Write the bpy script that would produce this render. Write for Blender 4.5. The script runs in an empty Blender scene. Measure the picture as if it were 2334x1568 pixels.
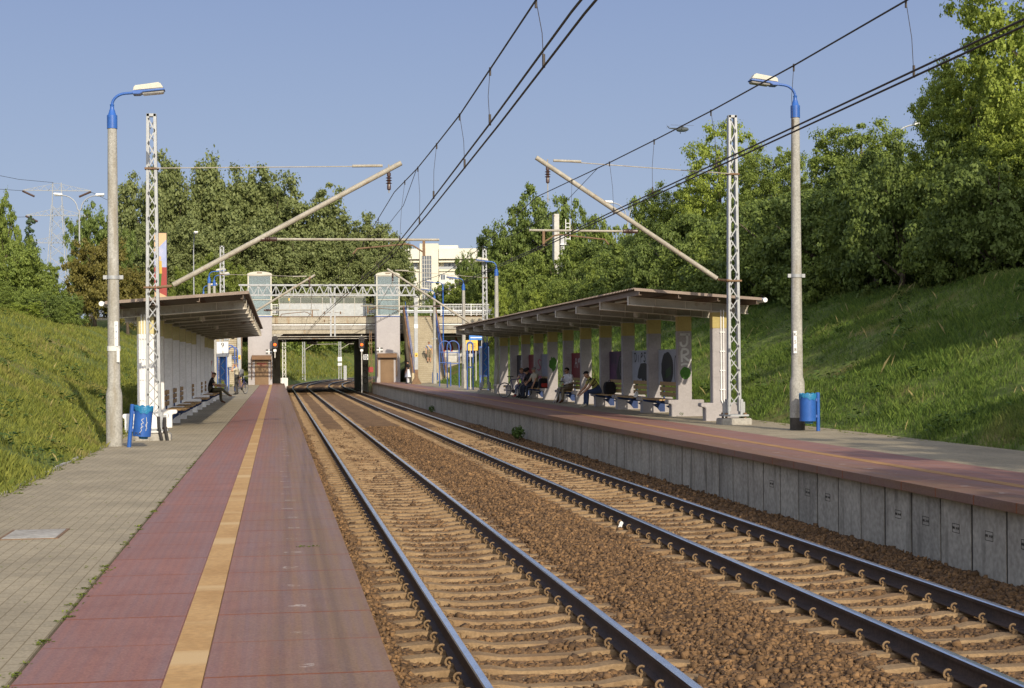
import bpy, bmesh, math, random
import numpy as np
from mathutils import Vector, Matrix
R = math.radians
rnd = random.Random(7)
scene = bpy.context.scene
COL = scene.collection

# ------------------------------------------------------------------ camera geometry (metres; camera above the left platform)
F_, TH, RO, CAMZ = 3403.6, R(8.943), R(.40), 1.65
C_, S_ = math.cos(TH), math.sin(TH)

def site(px, py, d):
    """world place seen along a surveyed direction at distance d (used for far trees and buildings)"""
    dx, dy = px - 1167, py - 827
    a = (dx * math.cos(RO) - dy * math.sin(RO)) / F_; b = (dx * math.sin(RO) + dy * math.cos(RO)) / F_
    r = a * d
    return Vector((r * C_ + d * S_, d * C_ - r * S_, CAMZ - b * d))

cam_d = bpy.data.cameras.new('camera'); cam = bpy.data.objects.new('camera', cam_d); COL.objects.link(cam)
cam_d.sensor_width = 36; cam_d.lens = F_ / 2334 * 36; cam_d.shift_y = 43 / 2334
cam_d.clip_start = .1; cam_d.clip_end = 6000
cam.matrix_world = Matrix.Translation((0, 0, CAMZ)) @ Matrix.Rotation(-TH, 4, 'Z') @ Matrix.Rotation(R(90), 4, 'X') @ Matrix.Rotation(-RO, 4, 'Z')
scene.camera = cam

# ------------------------------------------------------------------ light
SUN = Vector((.44, -2.0, 1.0)).normalized()
elev = math.asin(SUN.z); azim = math.atan2(SUN.x, SUN.y)
w = bpy.data.worlds.new('World'); scene.world = w; w.use_nodes = True
nt = w.node_tree; bg = nt.nodes['Background']
sky = nt.nodes.new('ShaderNodeTexSky'); sky.sky_type = 'NISHITA'; sky.sun_disc = False
sky.sun_elevation = elev; sky.sun_rotation = azim; sky.air_density = 1.15; sky.dust_density = 1.2; sky.ozone_density = 2.2
wtc = nt.nodes.new('ShaderNodeTexCoord'); wsx = nt.nodes.new('ShaderNodeSeparateXYZ'); nt.links.new(wtc.outputs['Generated'], wsx.inputs[0])
wr = nt.nodes.new('ShaderNodeValToRGB'); nt.links.new(wsx.outputs[2], wr.inputs[0])
for i_, (p_, c_) in enumerate(((0., (.325, .385, .505)), (.10, (.275, .340, .485)), (.26, (.195, .258, .435)), (1., (.12, .17, .33)))):
    e_ = wr.color_ramp.elements[i_] if i_ < 2 else wr.color_ramp.elements.new(p_)
    e_.position = p_; e_.color = (*c_, 1)
wb = nt.nodes.new('ShaderNodeVectorMath'); wb.operation = 'SCALE'; wb.inputs['Scale'].default_value = 1 / .09; nt.links.new(wr.outputs[0], wb.inputs[0])
wm = nt.nodes.new('ShaderNodeMix'); wm.data_type = 'RGBA'; wm.inputs[0].default_value = .88
nt.links.new(sky.outputs[0], wm.inputs[6]); nt.links.new(wb.outputs[0], wm.inputs[7])
# extra sky brightness around the sun, behind the camera, added to lift shadows
wd = nt.nodes.new('ShaderNodeVectorMath'); wd.operation = 'DOT_PRODUCT'; wd.inputs[1].default_value = Vector((SUN.x, SUN.y, .25)).normalized(); nt.links.new(wtc.outputs['Generated'], wd.inputs[0])
wmr = nt.nodes.new('ShaderNodeMapRange'); wmr.interpolation_type = 'SMOOTHSTEP'; wmr.inputs[1].default_value = -.1; wmr.inputs[2].default_value = 1.; nt.links.new(wd.outputs['Value'], wmr.inputs[0])
wa = nt.nodes.new('ShaderNodeVectorMath'); wa.operation = 'SCALE'; wa.inputs[0].default_value = (1.0 / .09, .93 / .09, .80 / .09); nt.links.new(wmr.outputs[0], wa.inputs['Scale'])
ws = nt.nodes.new('ShaderNodeVectorMath'); ws.operation = 'ADD'; nt.links.new(wm.outputs[2], ws.inputs[0]); nt.links.new(wa.outputs[0], ws.inputs[1])
nt.links.new(ws.outputs[0], bg.inputs[0]); bg.inputs[1].default_value = .09
sl = bpy.data.lights.new('sun', 'SUN'); sl.energy = 3.7; sl.angle = R(.5); sl.color = (1, .88, .69)
so = bpy.data.objects.new('sun', sl); COL.objects.link(so); so.rotation_euler = SUN.to_track_quat('Z', 'Y').to_euler()
scene.view_settings.view_transform = 'Standard'; scene.view_settings.look = 'None'
scene.view_settings.exposure = .37; scene.view_settings.gamma = 1
scene.cycles.use_denoising = True
scene.cycles.max_bounces = 6; scene.cycles.transparent_max_bounces = 12

# ------------------------------------------------------------------ materials
def mat(name, col, col2=None, scale=3., rough=.8, bump=0., bscale=None, metal=0., streak=None, fine=.25, island=None, trans=0., spec=.3, dirt=None, emit=None):
    m = bpy.data.materials.new(name); m.use_nodes = True
    t = m.node_tree; N = t.nodes; L = t.links; b = N['Principled BSDF']
    b.inputs['Roughness'].default_value = rough; b.inputs['Metallic'].default_value = metal
    b.inputs['Specular IOR Level'].default_value = spec
    geo = N.new('ShaderNodeNewGeometry'); mp = N.new('ShaderNodeMapping'); L.new(geo.outputs['Position'], mp.inputs[0])
    if streak: mp.inputs['Scale'].default_value = streak
    c4 = lambda c: (c[0], c[1], c[2], 1)
    if col2 is None: col2 = tuple(x * .8 for x in col)
    n = N.new('ShaderNodeTexNoise'); n.inputs['Scale'].default_value = scale; n.inputs['Detail'].default_value = 6; n.inputs['Roughness'].default_value = .65
    L.new(mp.outputs[0], n.inputs['Vector'])
    r = N.new('ShaderNodeValToRGB'); r.color_ramp.elements[0].position = .35; r.color_ramp.elements[1].position = .68
    r.color_ramp.elements[0].color = c4(col2); r.color_ramp.elements[1].color = c4(col)
    if island:
        mx = N.new('ShaderNodeMath'); mx.operation = 'MULTIPLY_ADD'; mx.inputs[1].default_value = island
        ms = N.new('ShaderNodeMath'); ms.operation = 'MULTIPLY_ADD'; ms.inputs[1].default_value = 1 - island; ms.inputs[2].default_value = 0
        L.new(n.outputs[0], ms.inputs[0]); L.new(geo.outputs['Random Per Island'], mx.inputs[0]); L.new(ms.outputs[0], mx.inputs[2])
        L.new(mx.outputs[0], r.inputs[0])
        r.color_ramp.elements[0].position = .12; r.color_ramp.elements[1].position = .88
    else: L.new(n.outputs[0], r.inputs[0])
    out = r.outputs[0]
    if fine:
        n2 = N.new('ShaderNodeTexNoise'); n2.inputs['Scale'].default_value = scale * 13; n2.inputs['Detail'].default_value = 4
        L.new(geo.outputs['Position'], n2.inputs['Vector'])
        mr = N.new('ShaderNodeMapRange'); mr.inputs['From Min'].default_value = .3; mr.inputs['From Max'].default_value = .7
        mr.inputs['To Min'].default_value = 1 - fine; mr.inputs['To Max'].default_value = 1 + fine * .6; L.new(n2.outputs[0], mr.inputs[0])
        mm = N.new('ShaderNodeMix'); mm.data_type = 'RGBA'; mm.blend_type = 'MULTIPLY'; mm.inputs[0].default_value = 1
        L.new(out, mm.inputs[6]); L.new(mr.outputs[0], mm.inputs[7]); out = mm.outputs[2]
    if dirt:
        dc, dscale, dlo, dhi, dst = dirt
        mp2 = N.new('ShaderNodeMapping'); mp2.inputs['Scale'].default_value = dst; L.new(geo.outputs['Position'], mp2.inputs[0])
        n3 = N.new('ShaderNodeTexNoise'); n3.inputs['Scale'].default_value = dscale; n3.inputs['Detail'].default_value = 8; L.new(mp2.outputs[0], n3.inputs['Vector'])
        mr3 = N.new('ShaderNodeMapRange'); mr3.inputs['From Min'].default_value = dlo; mr3.inputs['From Max'].default_value = dhi; L.new(n3.outputs[0], mr3.inputs[0])
        m3 = N.new('ShaderNodeMix'); m3.data_type = 'RGBA'; L.new(mr3.outputs[0], m3.inputs[0]); L.new(out, m3.inputs[6]); m3.inputs[7].default_value = c4(dc); out = m3.outputs[2]
    L.new(out, b.inputs['Base Color'])
    if bump:
        bp = N.new('ShaderNodeBump'); bp.inputs['Strength'].default_value = min(1, bump); bp.inputs['Distance'].default_value = .02
        n4 = N.new('ShaderNodeTexNoise'); n4.inputs['Scale'].default_value = bscale or scale * 8; n4.inputs['Detail'].default_value = 8; L.new(geo.outputs['Position'], n4.inputs['Vector'])
        L.new(n4.outputs[0], bp.inputs['Height']); L.new(bp.outputs[0], b.inputs['Normal'])
    if trans:
        tr = N.new('ShaderNodeBsdfTranslucent'); ad = N.new('ShaderNodeMixShader'); ad.inputs[0].default_value = trans
        L.new(out, tr.inputs[0]); L.new(b.outputs[0], ad.inputs[1]); L.new(tr.outputs[0], ad.inputs[2]); L.new(ad.outputs[0], N['Material Output'].inputs[0])
    if emit:
        b.inputs['Emission Color'].default_value = c4(emit[0]); b.inputs['Emission Strength'].default_value = emit[1]
    m['nodes'] = 1
    return m

def glass_mat(name, tint, mixv):
    m = bpy.data.materials.new(name); m.use_nodes = True; t = m.node_tree; N = t.nodes; L = t.links
    b = N['Principled BSDF']; b.inputs['Base Color'].default_value = (*tint, 1); b.inputs['Roughness'].default_value = .08; b.inputs['Specular IOR Level'].default_value = .6
    tr = N.new('ShaderNodeBsdfTransparent'); tr.inputs[0].default_value = (.82, .9, .9, 1)
    mx = N.new('ShaderNodeMixShader'); L.new(b.outputs[0], mx.inputs[1]); L.new(tr.outputs[0], mx.inputs[2]); mx.inputs[0].default_value = mixv
    L.new(mx.outputs[0], N['Material Output'].inputs[0]); return m

def paving_mat(name, col, col2, joint, rot=True, bw=.2, rh=.1, mortar=.006):
    m = bpy.data.materials.new(name); m.use_nodes = True; t = m.node_tree; N = t.nodes; L = t.links; b = N['Principled BSDF']
    b.inputs['Roughness'].default_value = .85; b.inputs['Specular IOR Level'].default_value = .25
    geo = N.new('ShaderNodeNewGeometry'); mp = N.new('ShaderNodeMapping'); L.new(geo.outputs['Position'], mp.inputs[0])
    if rot: mp.inputs['Rotation'].default_value = (0, 0, R(90))
    br = N.new('ShaderNodeTexBrick'); L.new(mp.outputs[0], br.inputs['Vector'])
    br.inputs['Scale'].default_value = 1; br.inputs['Brick Width'].default_value = bw; br.inputs['Row Height'].default_value = rh; br.inputs['Mortar Size'].default_value = mortar
    br.inputs['Mortar Smooth'].default_value = .3; br.inputs['Bias'].default_value = -.2
    br.inputs['Color1'].default_value = (*col, 1); br.inputs['Color2'].default_value = (*col2, 1); br.inputs['Mortar'].default_value = (*joint, 1)
    n = N.new('ShaderNodeTexNoise'); n.inputs['Scale'].default_value = .7; n.inputs['Detail'].default_value = 8; n.inputs['Roughness'].default_value = .7; L.new(geo.outputs['Position'], n.inputs['Vector'])
    mr = N.new('ShaderNodeMapRange'); mr.inputs['From Min'].default_value = .3; mr.inputs['From Max'].default_value = .7; mr.inputs['To Min'].default_value = .72; mr.inputs['To Max'].default_value = 1.15; L.new(n.outputs[0], mr.inputs[0])
    n2 = N.new('ShaderNodeTexNoise'); n2.inputs['Scale'].default_value = 45; n2.inputs['Detail'].default_value = 4; L.new(geo.outputs['Position'], n2.inputs['Vector'])
    mr2 = N.new('ShaderNodeMapRange'); mr2.inputs['From Min'].default_value = .3; mr2.inputs['From Max'].default_value = .7; mr2.inputs['To Min'].default_value = .8; mr2.inputs['To Max'].default_value = 1.15; L.new(n2.outputs[0], mr2.inputs[0])
    a = N.new('ShaderNodeMath'); a.operation = 'MULTIPLY'; L.new(mr.outputs[0], a.inputs[0]); L.new(mr2.outputs[0], a.inputs[1])
    mm = N.new('ShaderNodeMix'); mm.data_type = 'RGBA'; mm.blend_type = 'MULTIPLY'; mm.inputs[0].default_value = 1; L.new(br.outputs[0], mm.inputs[6]); L.new(a.outputs[0], mm.inputs[7])
    L.new(mm.outputs[2], b.inputs['Base Color'])
    bp = N.new('ShaderNodeBump'); bp.inputs['Strength'].default_value = .5; bp.inputs['Distance'].default_value = .006; bp.invert = True
    L.new(br.outputs['Fac'], bp.inputs['Height']); L.new(bp.outputs[0], b.inputs['Normal'])
    return m

def slab_mat(name, c1, c2, dirt, edge_x, sgn):
    """rubbed red platform slabs: transverse joints, tread ribs, rusty brake dust near the track edge"""
    m = bpy.data.materials.new(name); m.use_nodes = True; t = m.node_tree; N = t.nodes; L = t.links; b = N['Principled BSDF']
    b.inputs['Roughness'].default_value = .62; b.inputs['Specular IOR Level'].default_value = .3
    geo = N.new('ShaderNodeNewGeometry'); sp = N.new('ShaderNodeSeparateXYZ'); L.new(geo.outputs['Position'], sp.inputs[0])
    def M(op, a, bb=None, c=None):
        q = N.new('ShaderNodeMath'); q.operation = op
        for i, v in enumerate((a, bb, c)):
            if v is None: continue
            if isinstance(v, (int, float)): q.inputs[i].default_value = v
            else: L.new(v, q.inputs[i])
        return q.outputs[0]
    def mix(f, a, bb, bt='MIX'):
        q = N.new('ShaderNodeMix'); q.data_type = 'RGBA'; q.blend_type = bt
        if isinstance(f, (int, float)): q.inputs[0].default_value = f
        else: L.new(f, q.inputs[0])
        for i, v in ((6, a), (7, bb)):
            if isinstance(v, tuple): q.inputs[i].default_value = (*v, 1)
            else: L.new(v, q.inputs[i])
        return q.outputs[2]
    def noise(sc, vec=None, det=6):
        n = N.new('ShaderNodeTexNoise'); n.inputs['Scale'].default_value = sc; n.inputs['Detail'].default_value = det; n.inputs['Roughness'].default_value = .65
        if vec is None: L.new(geo.outputs['Position'], n.inputs['Vector'])
        else:
            mp = N.new('ShaderNodeMapping'); mp.inputs['Scale'].default_value = vec; L.new(geo.outputs['Position'], mp.inputs[0]); L.new(mp.outputs[0], n.inputs['Vector'])
        return n.outputs[0]
    def rng(v, a, bb, c=0., d=1.):
        q = N.new('ShaderNodeMapRange'); q.inputs[1].default_value = a; q.inputs[2].default_value = bb; q.inputs[3].default_value = c; q.inputs[4].default_value = d; L.new(v, q.inputs[0]); return q.outputs[0]
    # slab to slab tone
    cell = M('FLOOR', sp.outputs[1]); wn = N.new('ShaderNodeTexWhiteNoise'); wn.noise_dimensions = '1D'; L.new(cell, wn.inputs['W'])
    col = mix(wn.outputs[0], c1, c2)
    col = mix(rng(noise(1.3), .35, .7), col, tuple(x * .8 for x in c1))
    # brake dust, wandering in from the track edge
    dist = M('MULTIPLY', M('SUBTRACT', edge_x, sp.outputs[0]), sgn)
    f = rng(M('ADD', dist, M('MULTIPLY', noise(.9), .9)), .75, 1.6, .95, 0)
    col = mix(f, col, dirt)
    # worn pale scratches and spots
    col = mix(M('MULTIPLY', rng(noise(9, (1, .25, 1)), .7, .76), .35), col, (.5, .42, .36))
    # grey streaks worn along the platform, pale scuffs in the middle of the slabs
    col = mix(M('MULTIPLY', rng(noise(2.2, (3., .12, 1)), .42, .66), .55), col, (.215, .150, .150))
    col = mix(M('MULTIPLY', rng(noise(3.1), .52, .72), .4), col, (.17, .075, .062))
    fy = M('FRACT', M('ADD', sp.outputs[1], M('MULTIPLY', noise(.8), .5)))
    sc = M('MULTIPLY', M('LESS_THAN', M('ABSOLUTE', M('SUBTRACT', fy, .5)), .035), M('LESS_THAN', M('ABSOLUTE', M('SUBTRACT', dist, M('ADD', .3, M('MULTIPLY', noise(2.), .35)))), .055))
    col = mix(M('MULTIPLY', M('MULTIPLY', sc, rng(noise(14), .45, .55)), .6), col, (.55, .49, .44))
    # joints
    fr = M('FRACT', sp.outputs[1]); j = M('LESS_THAN', fr, .028)
    jn = M('MULTIPLY', j, rng(noise(.6, (.0, 1, 0)), .42, .5, .5, 1.)); col = mix(jn, col, (.23, .07, .022))
    col = mix(1., col, rng(noise(60), .3, .7, .74, 1.2), 'MULTIPLY')
    # tread ribs (rows of little bars)
    rx = M('LESS_THAN', M('FRACT', M('MULTIPLY', sp.outputs[0], 14)), .45); ry = M('LESS_THAN', M('FRACT', M('MULTIPLY', sp.outputs[1], 30)), .4)
    rib = M('MULTIPLY', rx, ry)
    col = mix(M('MULTIPLY', rib, .22), col, (.10, .06, .09))
    L.new(col, b.inputs['Base Color'])
    bp = N.new('ShaderNodeBump'); bp.inputs['Strength'].default_value = .35; bp.inputs['Distance'].default_value = .004; L.new(rib, bp.inputs['Height']); L.new(bp.outputs[0], b.inputs['Normal'])
    return m

WH = (.78, .76, .72)
M_ = dict(
    concrete=mat('concrete', (.42, .40, .36), (.30, .28, .25), 1.2, .85, .25, 30, dirt=((.16, .14, .11), 2.2, .58, .75, (3, 3, .35))),
    pole=mat('pole concrete', (.41, .40, .37), (.31, .30, .275), 2.0, .85, .15, 60, dirt=((.22, .19, .14), 1.5, .52, .75, (4, 4, .5))),
    tower=mat('tower render', (.40, .38, .385), (.36, .34, .35), .6, .8, .1, 60, fine=.06),
    wallc=mat('wall concrete', (.49, .46, .39), (.36, .335, .285), 1.1, .85, .2, 30, dirt=((.13, .12, .10), 2.0, .54, .78, (2.2, 2.2, .3))),
    wallc2=mat('wall concrete darker', (.45, .425, .365), (.33, .31, .265), 1.3, .85, .2, 30, dirt=((.11, .10, .085), 2.0, .5, .78, (2.2, 2.2, .3))),
    joint=mat('damp joint', (.05, .045, .04), (.09, .08, .07), 4),
    greyp=mat('grey paint', (.37, .345, .35), (.30, .28, .285), 1.5, .7, .12, 50, fine=.1),
    whitep=mat('white paint', (.82, .81, .81), (.72, .71, .71), 1.5, .7, .12, 50, fine=.1),
    yellowp=mat('ochre paint', (.46, .37, .14), (.38, .31, .12), 2, .7, .1, 50, fine=.1),
    yellowl=mat('pale ochre paint', (.62, .55, .30), (.5, .44, .22), 2, .7, .1, 50, fine=.1),
    steel=mat('painted steel', (.50, .49, .46), (.42, .40, .36), 4, .55, fine=.12, dirt=((.25, .15, .08), 3, .62, .75, (1, 1, 1))),
    beam=mat('beam paint', (.66, .62, .54), (.57, .52, .44), 3, .6, fine=.1, dirt=((.22, .13, .08), 2.5, .6, .76, (1, 1, 1))),  # flange colour lightened to imitate light bounced off the ground
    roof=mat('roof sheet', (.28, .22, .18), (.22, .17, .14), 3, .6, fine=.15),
    bracket=mat('shaded blue bracket', (.02, .05, .17), (.018, .04, .13), 3, .5),  # blue paint darkened to carry the shade under the benches
    beamweb=mat('beam web', (.43, .395, .34), (.35, .32, .27), 3, .65, fine=.1, dirt=((.18, .12, .08), 2.5, .6, .76, (1, 1, 1))),  # darker copy of the beam colour, standing in for shade on the webs
    purlin=mat('brown channel', (.25, .19, .15), (.20, .15, .115), 3, .6, fine=.1),
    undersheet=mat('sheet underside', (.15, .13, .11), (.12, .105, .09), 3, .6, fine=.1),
    pyl=mat('pylon steel', (.30, .31, .325), (.26, .27, .285), 2, .6, fine=.05),
    drygrass=mat('dry stalks', (.42, .36, .16), (.30, .25, .10), 2, .8, island=.5, trans=.25),
    darkweed=mat('bank weeds', (.10, .16, .03), (.045, .085, .016), 2, .7, island=.5, trans=.25),
    galv=mat('galvanised', (.40, .415, .43), (.31, .32, .335), 5, .45, fine=.15, metal=.2),
    tube=mat('weathered tube', (.40, .375, .32), (.29, .26, .21), 3, .6, fine=.2, dirt=((.24, .15, .08), 4, .62, .75, (1, 1, 1))),
    rust=mat('rust', (.24, .15, .085), (.15, .095, .06), 5, .85),
    blue=mat('blue paint', (.028, .115, .42), (.022, .09, .33), 3, .4, fine=.08, spec=.5),
    bluef=mat('faded blue paint', (.06, .13, .40), (.04, .09, .30), 3, .45, fine=.1, spec=.5),
    bluep=mat('blue panel', (.05, .22, .62), (.04, .17, .5), 1.5, .4, fine=.05),
    bag=mat('blue bag', (.05, .30, .55), (.03, .22, .45), 9, .3, .6, 30, trans=.25, spec=.5),
    cream=mat('cream plastic', (.56, .54, .47), (.48, .455, .39), 3, .45, fine=.08),
    lens=mat('lamp lens', (.30, .29, .27), (.2, .19, .18), 5, .2, fine=.05, spec=.6),
    black=mat('black rubber', (.02, .02, .02), (.035, .03, .03), 6, .6),
    wire=mat('wire', (.035, .03, .03), (.05, .035, .025), 6, .5),
    insul=mat('brown insulator', (.075, .04, .03), (.055, .03, .025), 5, .3, spec=.6),
    wood=mat('bench wood', (.50, .33, .15), (.37, .23, .10), 3, .6, .15, 40, streak=(6, .6, 6)),
    rail=mat('rail side', (.082, .055, .042), (.05, .036, .03), 3, .7, fine=.3),
    railtop=mat('rail top', (.90, .91, .93), (.75, .76, .78), 6, .26, metal=.95, fine=.05),
    sleeper=mat('sleeper', (.30, .205, .112), (.20, .130, .068), 2.5, .9, .3, 40, dirt=((.17, .10, .05), 1.7, .55, .8, (1, 1, 1))),
    clip=mat('rusty clip', (.24, .16, .085), (.15, .095, .05), 9, .75),
    ballast=mat('ballast bed', (.24, .140, .066), (.130, .076, .038), 1.5, .95, 1., 26, fine=.6),
    stone=mat('ballast stones', (.240, .140, .066), (.082, .049, .027), .9, .95, .4, 60, island=.75, fine=.35),
    grassbase=mat('grass ground', (.140, .170, .034), (.085, .118, .024), .35, .95, .8, 12, fine=.5, dirt=((.20, .16, .055), .5, .56, .72, (1, 1, 1))),
    blade=mat('grass blades', (.27, .275, .052), (.105, .14, .024), .35, .8, island=.6, trans=.3, fine=.2, dirt=((.30, .24, .09), .55, .56, .72, (1, 1, 1))),
    bladeR=mat('lush grass blades', (.185, .255, .045), (.065, .125, .022), .35, .8, island=.6, trans=.3, fine=.2, dirt=((.26, .26, .08), .5, .6, .75, (1, 1, 1))),
    yellowR=mat('faded tactile strip', (.40, .235, .095), (.32, .17, .065), 1.6, .7, .2, 60, fine=.15),
    weed=mat('weed leaves', (.30, .34, .05), (.13, .18, .028), 2, .8, island=.6, trans=.3),
    trunk=mat('bark', (.15, .12, .09), (.08, .062, .045), 4, .95, .6, 25),
    asphalt=mat('asphalt', (.06, .06, .06), (.045, .045, .045), 3, .9, .3, 60),
    rustconc=mat('stained concrete', (.46, .42, .335), (.36, .32, .25), .9, .85, .2, 20, dirt=((.28, .16, .07), 1.1, .6, .78, (1.6, 1.6, .3))),
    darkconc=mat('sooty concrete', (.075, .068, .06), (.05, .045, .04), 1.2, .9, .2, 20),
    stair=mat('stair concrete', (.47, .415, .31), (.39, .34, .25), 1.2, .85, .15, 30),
    brown=mat('brown panel', (.20, .115, .06), (.15, .085, .045), 2, .6, fine=.1),
    brownd=mat('brown door', (.21, .135, .075), (.16, .10, .055), 1.2, .6, fine=.1),
    redp=mat('red paint', (.32, .045, .04), (.26, .04, .035), 3, .5, fine=.05),
    signw=mat('white sign', (.78, .78, .78), (.70, .70, .70), 3, .4, fine=.03),
    signy=mat('yellow board', (.80, .52, .09), (.7, .44, .07), 2, .5, fine=.05),
    ink=mat('black lettering', (.02, .02, .022), (.03, .03, .03), 3, .6, fine=0),
    spray=mat('white spray paint', (.60, .60, .60), (.50, .5, .5), 8, .7, fine=.1),
    sprayr=mat('red spray paint', (.40, .05, .06), (.34, .04, .05), 8, .7, fine=.1),
    sprayg=mat('green spray paint', (.06, .17, .025), (.04, .12, .018), 14, .7, fine=.3),
    sprayb=mat('blue spray paint', (.03, .12, .26), (.03, .09, .2), 8, .7, fine=.1),
    sprayp=mat('pink spray paint', (.42, .12, .2), (.34, .09, .16), 8, .7, fine=.1),
    facade=mat('facade white', (.64, .615, .55), (.58, .555, .49), .2, .8, fine=.04),
    facadey=mat('facade cream', (.66, .62, .50), (.60, .56, .45), .2, .8, fine=.04),
    winglass=mat('window glass', (.10, .12, .15), (.06, .07, .09), .8, .12, fine=0, spec=.7),
    glass=glass_mat('lift glass', (.33, .385, .42), .62),
    pane=glass_mat('shelter glass', (.22, .23, .2), .55),
    orange=mat('signal lamp', (.5, .1, .01), (.5, .1, .01), 3, .4, fine=0, emit=((1, .10, .005), 1.7)),
    paper=mat('paper', (.7, .7, .68), (.6, .6, .58), 9, .8, fine=.2),
    paving=paving_mat('pavers', (.335, .285, .20), (.29, .25, .178), (.205, .165, .098), mortar=.0045),
    slabL=slab_mat('red slabs left', (.305, .145, .112), (.255, .126, .100), (.22, .138, .080), .607, 1.),
    slabR=slab_mat('red slabs right', (.31, .155, .115), (.26, .13, .10), (.20, .115, .065), 7.84, -1.),
    yellow=mat('tactile strip', (.50, .315, .135), (.40, .235, .09), 1.6, .7, .2, 60, fine=.15, dirt=((.52, .36, .18), 1.1, .55, .62, (.01, 1, .01))),
)

def riser_bands(rise, z0):
    """darker tone at the foot of every riser, fading upwards"""
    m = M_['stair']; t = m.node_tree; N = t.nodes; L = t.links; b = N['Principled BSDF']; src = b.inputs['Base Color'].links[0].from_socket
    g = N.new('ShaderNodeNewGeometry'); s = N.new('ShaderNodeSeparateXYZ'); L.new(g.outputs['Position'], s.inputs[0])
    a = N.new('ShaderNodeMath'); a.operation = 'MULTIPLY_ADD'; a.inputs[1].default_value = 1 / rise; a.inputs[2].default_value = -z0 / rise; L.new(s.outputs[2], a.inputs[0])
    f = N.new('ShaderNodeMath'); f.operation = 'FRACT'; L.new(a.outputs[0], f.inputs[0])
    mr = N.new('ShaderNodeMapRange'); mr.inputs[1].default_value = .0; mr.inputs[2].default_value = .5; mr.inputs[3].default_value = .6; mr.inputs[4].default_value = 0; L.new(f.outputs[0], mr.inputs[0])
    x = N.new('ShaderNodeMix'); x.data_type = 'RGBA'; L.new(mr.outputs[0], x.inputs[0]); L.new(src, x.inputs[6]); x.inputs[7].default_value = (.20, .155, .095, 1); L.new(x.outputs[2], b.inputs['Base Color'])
M_['stairwall'] = mat('stair wall concrete', (.50, .42, .28), (.41, .34, .22), 1.2, .85, .15, 30)
riser_bands(5.52 / 34, .1)

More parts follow.
